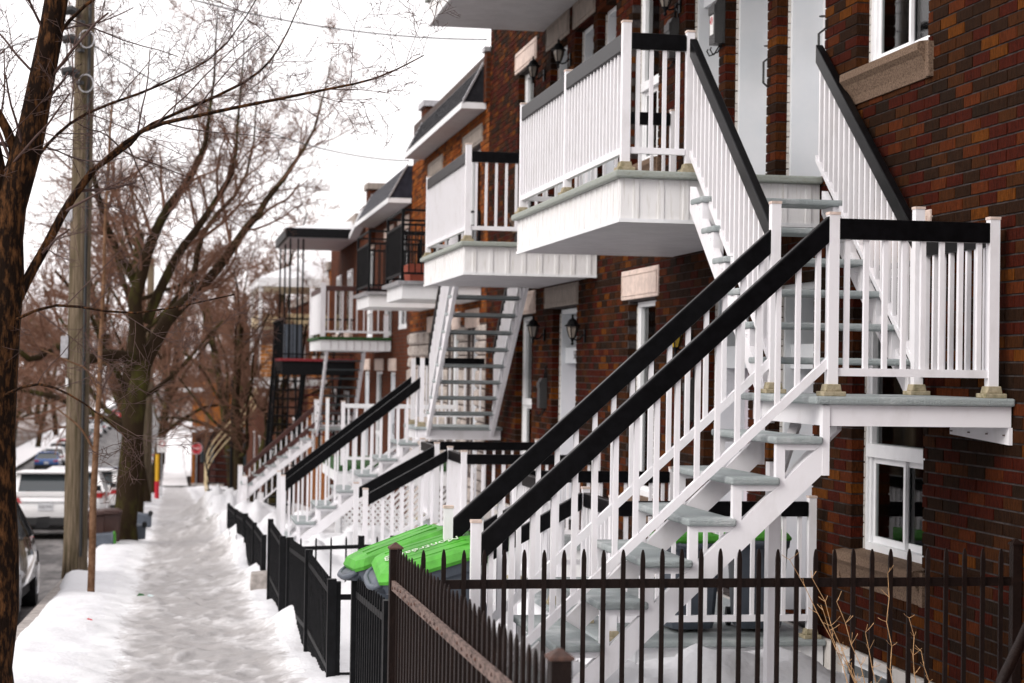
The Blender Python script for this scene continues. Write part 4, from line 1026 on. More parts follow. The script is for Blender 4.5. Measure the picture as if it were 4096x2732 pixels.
# ------------------------------------------------------------------ second house: ribbed brick, mansard roof
def mansard(R, y0, y1, x0, z, xt, zt, m, fascia=.075):
    fa = MB(); fa.box(x0-.02, x0, y0, y1, z-fascia, z+.01); fa.box(x0, 4.12, y0, y0+.02, z-fascia, z+.01); fa.box(x0, 4.12, y1-.02, y1, z-fascia, z+.01)
    f = part(fa, 'eave_fascia', M['white2'], R)
    so = MB(); n = int((y1-y0)/.12)
    for i in range(n): so.box(x0, 4.12, y0+.022+(y1-y0-.044)*i/n+.004, y0+.022+(y1-y0-.044)*(i+1)/n, z-fascia+.004, z-fascia+.014)
    part(so, 'soffit', M['soffit'], R)
    rf = MB(); rf.prism([(x0+.02, z+.012), (4.3, z+.012), (4.3, zt-.02), (xt, zt-.02)], 'y', y0+.02, y1-.02)
    ro = part(rf, 'roof', m, R)
    k = 7                                                         # slate courses, each a stepped strip of slates
    rr = random.Random(int(y0*10))
    sm_ = {}
    for c in range(k):
        t0 = c/k; t1 = (c+1)/k
        xa, za = x0+.02+(xt-x0-.02)*t0, z+.012+(zt-z-.03)*t0; xb, zb = x0+.02+(xt-x0-.02)*t1, z+.012+(zt-z-.03)*t1
        nx, nzv = -(zb-za), (xb-xa); L = math.hypot(nx, nzv); nx /= L; nzv /= L
        w = .26; cnt = int((y1-y0-.06)/w)
        me = MB().prism([(0, 0), (nx*.022, nzv*.022), (xb-xa+nx*.008, zb-za+nzv*.008), (xb-xa, zb-za)], 'y', -w/2+.003, w/2-.003).mesh('slate', m)
        for i in range(cnt): link('slate', me, ro, (xa-.001+rr.uniform(-.003,.001), y0+.03+w/2+i*w+(w/2 if c % 2 and i < cnt-1 else 0), za))
    for (ya, yb) in ((y0+.01, y0+.03), (y1-.01, y1-.03)): part(MB().bar((x0, ya, z+.02), (xt, yb, zt), .045, .05), 'hip_flashing', M['metal'], ro)
def rock_wall(R, y0, y1, z0, z1, ops, seed):
    r = random.Random(seed); z = z0
    while z < z1-.05:
        h = min(r.choice((.14,.2,.26)), z1-z); zm = z+h/2
        for (a, b) in cut(y0, y1, [(o[0], o[1]) for o in ops if o[2] < zm < o[3]]):
            y = a
            while y < b-.05:
                w = min(r.uniform(.25,.55), b-y); px = r.uniform(.015,.05)
                mb = MB(); mb.loft([[(4.2,y+.006,z+.006),(4.2,y+w-.006,z+.006),(4.2,y+w-.006,z+h-.006),(4.2,y+.006,z+h-.006)], [(4.12,y+.01,z+.01),(4.12,y+w-.01,z+.01),(4.12,y+w-.01,z+h-.01),(4.12,y+.01,z+h-.01)], [(4.12-px,y+.05,z+.04),(4.12-px,y+w-.05,z+.045),(4.12-px*.8,y+w-.05,z+h-.04),(4.12-px*1.1,y+.05,z+h-.045)]])
                part(mb, 'stone_block', M['rock'], R); y += w
        z += h
H2 = thing('brick_house', 'brick house with a slate mansard and rock-faced ground floor beyond the triplex', 'house', (4.3, 28.9, -3))
o2 = [(25.45,26.9,1.15,3.1), (29.3,30.7,1.15,3.1), (25.5,26.4,-1.5,.55), (27.2,28.3,-1.2,.55), (29.6,30.5,-1.5,.55)]
m2 = MB(); wall_boxes(m2, 4.137, 4.225, 24.77, 32.99, -3.2, 4.3, [(a-.007,b+.007,c-.007,d+.007) for (a,b,c,d) in o2]); part(m2, 'wall', M['mortar2'], H2)
brickwork(H2, 4.125, 24.77, 33.0, .62, 3.6, o2, M['bricks2'], (.4,.25,.15,.2), 5, 0, ribs=True)
rock_wall(H2, 24.78, 33.0, -2.9, .60, o2, 9)
part(MB().box(4.6, 13, 24.78, 33.0, -3.2, 4.25), 'body', M['bt_red'], H2)
for k, (a, b, c, d) in enumerate(o2):
    if k in (2, 4): door(H2, a, b, c, d, 4.13, transom=False, rec=.1)
    else: window(H2, a, b, c, d, 4.13, frac=.3)
    stone(H2, 'lintel', a-.15, b+.15, d+.02, d+.28, 4.125, M['stone_d' if k < 2 else 'stone'])
mansard(H2, 25.0, 31.4, 3.80, 3.60, 4.07, 4.14, M['roof'])
part(MB().box(4.08, 4.4, 24.78, 24.98, 3.6, 4.28), 'firewall', M['bt_red'], H2); part(MB().box(4.05, 4.45, 24.775, 25.0, 4.28, 4.34), 'firewall_coping', M['metal'], H2)
part(MB().box(4.15, 4.6, 31.5, 32.1, 3.6, 4.45), 'chimney', M['bt_red'], H2); part(MB().box(4.1, 4.65, 31.45, 32.15, 4.45, 4.55), 'chimney_cap', M['metal'], H2)
H3 = thing('brick_house', 'brick house with the lower slate mansard and turf-edged balcony', 'house', (4.3, 38, -3.5))
o3 = [(33.6,34.9,.7,2.5), (36,37.2,.6,2.5), (39.5,40.7,.6,2.5), (35.2,36.1,-2.2,-.1), (37.4,38.6,-1.9,-.1), (40,41,-2.2,-.1)]
m3 = MB(); wall_boxes(m3, 4.137, 4.3, 33.02, 42.78, -4.2, 3.6, o3); part(m3, 'wall', M['bt_red'], H3)
part(MB().box(4.6, 13, 33.02, 42.78, -4.2, 3.55), 'body', M['bt_red'], H3)
for k, (a, b, c, d) in enumerate(o3):
    if k in (3, 5): door(H3, a, b, c, d, 4.06, transom=False, rec=.1)
    else: window(H3, a, b, c, d, 4.06, frac=.3)
    stone(H3, 'lintel', a-.15, b+.15, d+.02, d+.26, 4.125, M['stone'])
mansard(H3, 33.05, 39.2, 3.72, 3.0, 4.05, 3.62, M['roofblue'])
part(MB().box(4.0, 4.5, 39.3, 39.9, 2.6, 3.75), 'chimney', M['bt_red'], H3); part(MB().box(3.95, 4.55, 39.25, 39.95, 3.75, 3.88), 'chimney_cap', M['stone_d'], H3)
part(MB().bar((4.0,39.9,3.35), (4.0,42.7,2.95), .2, .1), 'roof_snow', M['snow'], H3)
def plain_house(label, y0, y1, zt, m, rows, name='brick_house', x=4.13, flip=False, depth=9):
    zb = gz((y0+y1)/2)-.8; X1 = x+depth if not flip else x-depth
    R = thing(name, label, 'house', ((x+X1)/2, (y0+y1)/2, zb))
    part(MB().box(min(x,X1), max(x,X1), y0, y1, zb, zt), 'wall', m, R)
    part(MB().box(min(x,X1)-.08, max(x,X1)+.08, y0-.0, y1+.0, zt+.002, zt+.22), 'cornice', M['stone_d'], R)
    s = -1 if not flip else 1
    for (zc, h, ks) in rows:
        for (ya, yb) in ks:
            w = MB(); w.box(min(x,x+s*.03), max(x,x+s*.03), ya, yb, zc, zc+h); wo = part(w, 'window', M['white2'], R)
            for (pa, pb) in ((ya+.08, (ya+yb)/2-.03), ((ya+yb)/2+.03, yb-.08)):
                part(MB().box(min(x+s*.032,x+s*.04), max(x+s*.032,x+s*.04), pa, pb, zc+.08, zc+h-.08), 'pane', M['carglass'], wo)
            part(MB().box(min(x,x+s*.1), max(x,x+s*.1), ya-.1, yb+.1, zc-.12, zc-.002), 'sill', M['stone'], wo)
    return R
plain_house('brick house behind the black-roofed porch', 42.8, 50.4, 3.3, M['bt_red'], [(.8,1.5,((44,45.1),(47,48.2))), (-2.2,1.6,((44.5,45.6),(48,49)))])
plain_house('brick house behind the snow-roofed white porch', 50.42, 58.2, 2.6, M['bt_orange'], [(.2,1.5,((52,53.1),(55,56.2))), (-2.8,1.6,((52.5,53.6),(55,56)))])
plain_house('dark brick house before the yard trees', 58.22, 68, 2.0, M['bt_red'], [(-.4,1.5,((60,61.2),(64,65.2))), (-3.4,1.6,((60,61.2),(64,65.2)))])
plain_house('last brick house before the side street', 68.02, 106, 1.2, M['bt_red'], [(-1.4,1.5,((70,71.3),(75,76.3),(80,81.3),(86,87.3),(92,93.3),(98,99.3))), (-5,1.6,((72,73),(78,79),(84,85),(90,91),(96,97)))])
plain_house('neighbouring brown brick house just outside the right edge', -8, 7.93, 5.5, M['bt_dark'], [(1.8,1.7,((2,3.1),(5,6.1)))])

# iron balconies of the second house
NB = thing('porch', 'brown handrail at the right edge, with added unseen porch floors and screen shading the wall', 'porch', (3.2, 3.5, -2))
part(MB().box(2.7, 4.12, 1.2, 5.4, 1.2, 1.3), 'shade_floor_upper', M['brownrail'], NB); part(MB().box(2.7, 4.12, 1.2, 5.4, -1.2, -1.1), 'shade_floor_lower', M['brownrail'], NB)  # unseen floors, screen and posts, added to shade the near brick wall
part(MB().box(2.7, 4.12, 1.2, 1.3, -2.2, 1.2), 'shade_screen', M['brownrail'], NB)
for (x, y) in ((2.75, 5.3), (2.75, 1.3)): part(MB().box(-.05,.05,-.05,.05,-2.2,2.3), 'post', M['browniron'], NB, wloc=(x, y, 0))
part(MB().tube([(3.02,6.35,-1.50),(2.965,6.35,-1.30),(2.955,6.35,-1.19),(2.975,6.36,-1.11),(3.03,6.4,-1.05),(3.4,6.8,-.75)], .022, 8), 'handrail', M['browniron'], NB, True)
def iron_balcony(label, y0, y1, x0, zd):
    R = thing('iron_balcony', label, 'balcony', (3.5, (y0+y1)/2, zd-.2))
    part(MB().box(x0-.04, 4.115, y0-.04, y1+.04, zd-.045, zd), 'deck', M['metal'], R)
    part(MB().box(x0+.03, 4.115, y0+.02, y1-.02, zd-.24, zd-.047), 'fascia', M['white2'], R)
    T = .98
    for (x, y) in ((x0+.03, y0+.03), (x0+.03, y1-.03), (4.08, y0+.03), (4.08, y1-.03)): part(MB().box(-.02,.02,-.02,.02,0,T), 'post', M['blackiron'], R, wloc=(x, y, zd))
    bm = MB().box(-.008,.008,-.008,.008,0,T-.30).mesh('baluster', M['blackiron'])
    for (a, b) in (((x0+.03,y0+.03),(x0+.03,y1-.03)), ((x0+.03,y0+.03),(4.08,y0+.03)), ((x0+.03,y1-.03),(4.08,y1-.03))):
        for h in (.12, T-.20, T): part(MB().bar((*a, zd+h-.015), (*b, zd+h-.015), .03, .03), 'rail', M['blackiron'], R)
        n = int(math.dist(a, b)/.085)
        for i in range(1, n): link('baluster', bm, R, (a[0]+(b[0]-a[0])*i/n, a[1]+(b[1]-a[1])*i/n, zd+.11))
    return R
iron_balcony('nearer black iron railed balcony with a terracotta planter and snow', 25.15, 27.0, 3.0, 1.17)
iron_balcony('farther black iron railed balcony of the mansard house', 29.55, 31.45, 3.0, 1.19)
solo(MB().loft([[(-.12,-.3,0),(.12,-.3,0),(.12,.3,0),(-.12,.3,0)], [(-.15,-.34,.24),(.15,-.34,.24),(.15,.34,.24),(-.15,.34,.24)]]), 'planter', mat('terracotta', (.42,.10,.06), .8, var=.1), 'terracotta planter box on the nearer iron balcony', 'planter', loc=(3.28, 25.6, 1.17))
sp_ = MB(); sp_.lathe([(.30,0),(.30,.05),(.26,.13),(.16,.19),(.04,.22)], (0,0,0), 14); sp_.lathe([(.18,0),(.2,.08),(.15,.2),(.03,.25)], (.12,.2,0), 12)
solo(sp_, 'snow_heap', M['snow'], 'small heap of snow on the nearer iron balcony', 'snow', smooth=True, loc=(3.72, 25.55, 1.17))

# turf balcony, maroon-railed stairs (third house)
TB = thing('balcony', 'white balcony edged with green turf and topped by a maroon rail', 'balcony', (3.4, 37.3, .4))
part(MB().box(2.72, 4.12, 35.75, 38.9, .50, .56), 'turf', M['turf'], TB, bevel=.015)
tf = MB(); tf.box(2.77, 4.11, 35.8, 38.85, .30, .498); part(tf, 'fascia', M['white2'], TB)
for i in range(8): part(MB().box(2.95+.15*i-.012, 2.95+.15*i+.012, 35.79, 35.8, .31, .49), 'batten', M['soffit'], TB)
for (x, y) in ((2.80,35.85),(2.80,38.8)): post(TB, x, y, .56, 1.62, w=.09, base=False)
post(TB, 4.02, 35.85, .56, 1.0, w=.09, base=False)
railing(TB, (2.85,35.85), (4.05,35.85), .56, .56, .98, .08, bh=.10, rail=M['brownrail'], sp=.14)
railing(TB, (2.80,35.9), (2.80,38.75), .56, .56, .96, .06, bh=.10, rail=M['brownrail'], sp=.13)
part(MB().box(2.79, 2.81, 35.92, 38.72, .66, 1.44), 'privacy_panel', M['white2'], TB)
SD = thing('outdoor_staircase', 'white staircase with maroon handrails below the turf balcony', 'staircase', (3.1, 40, -3.6))
flight_y(SD, 3.10, 3.95, 41.2, -1, -1.2, 9, .19, .25, .5, under=False, treadm=M['treadlow'])
part(MB().box(2.95, 4.1, 41.2, 42.4, -1.43, -1.39), 'landing', M['tread'], SD)
flight_x(SD, 3.0, 41.25, 42.3, -1.6, 6, .2, .25)
for y, xa, xb, za, zb in ((41.3, 1.62, 3.10, -2.50, -1.22), (42.25, 1.55, 3.15, -2.32, -.88)):
    railing(SD, (xa, y), (xb, y), za-.85, zb-.85, .85, .06, bh=.14, rail=M['brownrail'], sp=.12)
    post(SD, xa-.04, y, gz(41)-.2, za+.07, w=.10, base=False); post(SD, xb+.04, y, -1.39, zb+.12, w=.10, base=False)
railing(SD, (3.18, 41.3), (4.05, 41.3), -1.39, -1.39, .42, .05, bh=.12, rail=M['brownrail'], sp=.12)
# firewood and lattice in the second house's yard
LP = thing('lattice_skirt', 'white diagonal lattice panel under the porch of the second house', 'lattice', (2.7, 27.2, -2.6))
lt = MB()
for i in range(-14, 15):
    x = 2.55+i*.09
    for s in (-1, 1):
        a = (x, 26.6+.004*s, -2.7); b = (x+s*1.0, 26.6+.004*s, -1.7)
        xa, xb = 2.35, 3.9
        t0 = max(0, min(1, (xa-a[0])/(b[0]-a[0]))) if s > 0 else max(0, min(1, (xb-a[0])/(b[0]-a[0]))); t1 = max(0, min(1, (xb-a[0])/(b[0]-a[0]))) if s > 0 else max(0, min(1, (xa-a[0])/(b[0]-a[0])))
        if t1-t0 > .02: lt.bar((a[0]+(b[0]-a[0])*t0, a[1], a[2]+t0), (a[0]+(b[0]-a[0])*t1, a[1], a[2]+t1), .006, .05)
part(lt, 'lattice_strips', M['white2'], LP)['kind'] = 'stuff'
part(MB().box(2.3, 3.95, 26.55, 26.66, -1.7, -1.55), 'top_board', M['white2'], LP)
part(MB().box(2.3, 2.37, 26.57, 26.64, -2.9, -1.7), 'end_post', M['white2'], LP)
gp = thing('porch', 'green-carpeted porch of the second house seen through the balusters', 'porch', (3.2, 28.2, -2))
part(MB().box(2.3, 4.1, 26.7, 29.6, -1.5, -1.42), 'carpet', M['turf'], gp); part(MB().box(2.34, 4.1, 26.72, 29.6, -1.68, -1.502), 'fascia', M['white2'], gp)
for y in (26.75, 29.5): post(gp, 2.4, y, -1.42, -.5, base=False)
railing(gp, (2.43,26.75), (4.05,26.75), -1.42, -1.42, .88, .08, rail=M['white2'], bh=.06, sp=.12)
wr = random.Random(8)
for i, (x, y, h) in enumerate(((1.95,28.2,.55),(1.75,28.0,.34),(1.55,27.9,.24))):
    lg_ = MB(); lg_.lathe([(.14,0),(.15,h*.5),(.145,h)], (0,0,0), 9)
    L_ = thing('cut_log', ('tallest orange cut log standing in the snow behind the balusters', 'middle orange cut log standing in the snow', 'shortest orange cut log standing in the snow')[i], 'log', (x, y, hgt(x,y)-.05))
    lpart(lg_, 'log', M['orange'], L_, True); sc_ = MB(); sc_.lathe([(.16,h),(.15,h+.05),(.08,h+.1),(.01,h+.11)], (0,0,0), 10); lpart(sc_, 'snow_cap', M['snow'], L_, True)

# black-roofed porch and red stair (fourth house), white porch (fifth house)
BP = thing('porch', 'tall porch with a snow-dusted black roof and slim black iron posts', 'porch', (3.3, 46, -3.5))
part(MB().box(2.48, 4.12, 43.0, 47.5, 2.95, 3.16), 'roof', M['blackiron'], BP); part(MB().box(2.55, 4.1, 43.1, 47.4, 2.92, 2.948), 'soffit', M['soffit'], BP)
part(MB().loft([[(2.6,43.2,3.162),(4.1,43.2,3.162),(4.1,47.4,3.162),(2.6,47.4,3.162)], [(2.9,43.6,3.26),(4.1,43.6,3.4),(4.1,47,3.4),(2.9,47,3.26)]]), 'roof_snow', M['snow'], BP)
for (x, y) in ((2.6,43.2),(2.78,43.2),(2.6,45.2),(2.6,47.3),(2.9,43.25)): part(MB().box(-.02,.02,-.02,.02,-3.6,2.93), 'post', M['blackiron'], BP, wloc=(x, y, 0))
part(MB().box(2.4, 4.1, 43.05, 47.4, .10, .16), 'floor', M['deckwood'], BP); part(MB().box(2.45, 4.1, 43.1, 47.4, -.22, .098), 'floor_frame', M['blackiron'], BP)
ib_ = MB().box(-.008,.008,-.008,.008,0,.9).mesh('baluster', M['blackiron'])
for i in range(16): link('baluster', ib_, BP, (2.45, 43.1+i*.28, .16))
part(MB().bar((2.45,43.1,1.07), (2.45,47.4,1.07), .04, .04), 'handrail', M['blackiron'], BP)
part(MB().box(2.5, 2.9, 43.2, 43.6, .16, .95), 'storage_box', M['bingrey'], BP)
BS = thing('outdoor_staircase', 'black iron staircase below the black-roofed porch', 'staircase', (2.6, 45.5, -3.6))
flight_y(BS, 2.30, 3.0, 47.6, -1, -3.5, 17, .21, .24, .1, treadm=M['blackiron'], white=M['blackiron'])
for xx in (2.30, 3.0): part(MB().bar((xx, 47.7, -2.7), (xx, 43.4, .95), .04, .05), 'handrail', M['blackiron'], BS)
for i in range(12): part(MB().bar((2.30, 47.5-i*.35, -3.6+i*.30), (2.30, 47.5-i*.35, -2.55+i*.30), .02, .02, (0,1,0)), 'baluster', M['blackiron'], BS)
for i in range(9): link('baluster', ib_, BP, (2.5+i*.19, 43.12, .16))
part(MB().bar((2.45,43.12,1.07), (4.1,43.12,1.07), .04, .04), 'handrail', M['blackiron'], BP); part(MB().bar((2.45,43.12,.26), (4.1,43.12,.26), .03, .03), 'bottom_rail', M['blackiron'], BP)
RS = thing('outdoor_staircase', 'dark red-stepped staircase curving below the black-roofed porch', 'staircase', (3.5, 45, -3.5))
flight_y(RS, 3.05, 4.0, 47.0, -1, -1.7, 9, .2, .25, .1, treadm=M['deckwood'], white=M['blackiron'])
for k in range(2):
    c = MB(); c.tube([(3.05+.95*k-.15*math.sin(t/8*3), 47.2-t*.3, -.8+t*.22) for t in range(9)], .025, 6); part(c, 'curved_handrail', M['blackiron'], RS)
WP = thing('porch', 'white porch with a thick cap of snow on its roof', 'porch', (3.2, 53, -3.8))
part(MB().box(2.2, 4.12, 50.7, 56, 2.12, 2.36), 'roof', M['white2'], WP)
part(MB().loft([[(2.25,50.75,2.362),(4.1,50.75,2.362),(4.1,55.9,2.362),(2.25,55.9,2.362)], [(2.4,50.9,2.45),(4.1,50.9,2.5),(4.1,55.8,2.5),(2.4,55.8,2.45)], [(3.2,51.4,2.75),(4.1,51.4,3.0),(4.1,55.2,3.0),(3.2,55.2,2.75)]]), 'roof_snow', M['snow'], WP)
for (x, y) in ((2.28,50.8),(2.28,55.9)): part(MB().box(-.05,.05,-.05,.05,-.6,2.12), 'post', M['white2'], WP, wloc=(x, y, 0))
part(MB().box(2.2, 4.1, 50.7, 56, -.62, -.36), 'deck', M['white2'], WP)
part(MB().box(2.3, 3.3, 50.72, 50.78, -.34, .55), 'hung_cloth', M['bt_plaid'], WP)
part(MB().box(2.25, 4.1, 50.9, 55.8, 1.05, 1.4), 'awning', M['cream'], WP)
for i in range(9): part(MB().box(-.012,.012,-.012,.012,-.36,.62), 'baluster', M['blackiron'], WP, wloc=(2.25+.2*i, 50.76, 0))
SP = thing('spiral_staircase', 'black spiral staircase with pale curved rails before the slim yard trees', 'staircase', (1.8, 58, -4.4))
for k in range(14):
    a = math.radians(205-k*13); z = -4.25+k*.2; c, s_ = math.cos(a), math.sin(a); a2 = a-math.radians(14); c2, s2 = math.cos(a2), math.sin(a2)
    part(MB().prism([(1.80+.12*c,58+.12*s_),(1.80+.78*c,58+.78*s_),(1.80+.78*c2,58+.78*s2),(1.80+.12*c2,58+.12*s2)], 'z', z-.03, z), 'tread', M['blackiron'], SP)
for hh, m in ((.95,'blackiron'),(.7,'cream'),(.45,'cream'),(.2,'cream')):
    c = MB(); c.tube([(1.80+.80*math.cos(math.radians(210-k*13)), 58+.80*math.sin(math.radians(210-k*13)), -4.3+k*.2+hh) for k in range(16)], .025, 5); part(c, 'curved_rail', M[m], SP)
part(MB().tube([(1.80,58,-4.6),(1.80,58,-.5)], .05, 8), 'centre_post', M['blackiron'], SP)
for k in (0, 5, 10): part(MB().tube([(1.80+.80*math.cos(math.radians(210-k*13)), 58+.80*math.sin(math.radians(210-k*13)), -4.4+k*.2), (1.80+.80*math.cos(math.radians(210-k*13)), 58+.80*math.sin(math.radians(210-k*13)), -3.35+k*.2)], .02, 5), 'rail_post', M['blackiron'], SP)
ev = MB(); er = random.Random(2)
for i in range(260):
    d = Vector((er.gauss(0,1), er.gauss(0,1), abs(er.gauss(0,.8)))).normalized()*er.uniform(.08,.3); p = Vector((er.uniform(-.15,.15), er.uniform(-.2,.2), er.uniform(0,.15)))
    ev.tube([p, p+d], [.012,.004], 3)
solo(ev, 'evergreen_bough', M['needle'], 'dark green evergreen bough thrown on the snow bank', 'bough', loc=(.98, 38.5, hgt(.98,38.5)))

# ------------------------------------------------------------------ side street corner
CB = thing('corner_building', 'orange brick corner building with a white canopy past the side street', 'building', (6, 124, -8))
part(MB().box(1.35, 14, 119.2, 134, -8.6, -4.1), 'ground_floor', M['bt_dark'], CB); part(MB().box(1.35, 14, 119.15, 134, -4.098, -1.3), 'upper_floor', M['bt_orange'], CB)
part(MB().box(.2, 3.0, 118.2, 119.1, -4.25, -3.95), 'canopy', M['white2'], CB); part(MB().box(3.0, 14, 118.8, 119.14, -4.3, -4.0), 'cornice', M['metal'], CB)
part(MB().box(1.2, 1.42, 119.0, 119.18, -8.2, -4.25), 'corner_post', M['bt_orange'], CB); part(MB().box(.3, 2.2, 118.4, 119.1, -1.75, -1.5), 'upper_canopy', M['white2'], CB)
for (a, b, c, d) in ((1.75,2.6,-6.2,-4.7),(4.2,5.4,-6.4,-4.9),(6,7.2,-6.4,-4.9)): part(MB().box(a, b, 119.12, 119.19, c, d), 'window', M['carglass'], CB)
part(MB().box(1.7, 2.7, 119.12, 119.19, -8, -6.3), 'door', M['brownrail'], CB); part(MB().box(1.2, 3.2, 117.9, 119.1, -8, -7.5), 'step', M['concrete'], CB)
SS = thing('stop_sign', 'red octagonal stop sign reading ARR\u00caT at the side street', 'sign', (1.41, 111.5, gz(111.5)))
oc = [(.36*math.cos(math.pi/8+i*math.pi/4), .36*math.sin(math.pi/8+i*math.pi/4)) for i in range(8)]
zc = -4.98
part(MB().prism([(1.41+a, zc+b) for a, b in oc], 'y', 111.40, 111.42), 'border', M['signwhite'], SS)
fp = part(MB().prism([(1.41+a*.92, zc+b*.92) for a, b in oc], 'y', 111.392, 111.399), 'face', M['red'], SS)
link('lettering', text_mesh('ARR\u00caT', .21, M['signwhite']), fp, (1.41, 111.388, zc), rot=(math.pi/2, 0, 0))
part(MB().box(1.385, 1.435, 111.425, 111.47, gz(111)-.1, zc+.3), 'post', M['metal'], SS)
solo(MB().tube([(2.05,113,gz(113)-.2),(2.0,113,-.2)], [.16,.11], 10), 'wooden_post', M['sapbark'], 'tall bare wooden post beside the stop sign', 'post', True)
NP = thing('parking_sign', 'small white no-parking sign on a post beside the walk', 'sign', (-.45, 79, gz(79)))
part(MB().box(-.62, -.22, 78.98, 79.0, gz(79)+1.85, gz(79)+2.45), 'face', M['signwhite'], NP); part(MB().tube([(-.42,79.04,gz(79)-.1),(-.42,79.04,gz(79)+2.5)], .03, 6), 'post', M['metal'], NP)
rr_ = MB(); rr_.tube([(-.42+.11*math.cos(t*math.pi/8), 78.97, gz(79)+2.22+.11*math.sin(t*math.pi/8)) for t in range(17)], .015, 4); part(rr_, 'symbol', M['red'], NP)
HM = thing('hydrant_marker', 'yellow and red hydrant marker post beside the walk', 'marker', (-.55, 73, gz(73)))
part(MB().tube([(-.55,73,gz(73)-.1),(-.55,73,gz(73)+.72)], .09, 8), 'base', M['red'], HM); part(MB().tube([(-.55,73,gz(73)+.722),(-.55,73,gz(73)+1.75)], .075, 8), 'rod', M['yellow'], HM)
DP = thing('utility_pole', 'distant dark wooden pole beside the hydrant marker', 'pole', (-.9, 70, gz(70)))
part(MB().tube([(-.9,70,gz(70)-.2),(-.88,70,gz(70)+9)], [.19,.13], 10), 'pole', M['woodpole'], DP, True)

# bins lined up by the mossy tree
bin_('brown bin standing left of the mossy trunk', (-1.22, 32.9, gz(33.2)+.05), (0,0,1.4), .56, 'binbrown', 'binbrown')
bin_('second brown bin against the mossy trunk', (-1.02, 32.9, gz(32.9)+.05), (0,0,1.7), .56, 'binbrown', 'binbrown')
bin_('green-lidded bin lying on its side right of the mossy trunk', (-.42, 33.9, gz(34.2)+.22), (0, math.radians(-88), math.radians(0)), .45)
bin_('green-lidded bin lying behind the utility pole', (-1.36, 32.4, gz(32.4)+.12), (math.radians(88), 0, math.radians(90)), .42)
bin_('farther green-lidded bin lying in the snow behind the mossy tree', (-.38, 40, gz(40)+.22), (0, math.radians(-88), 0), .5)

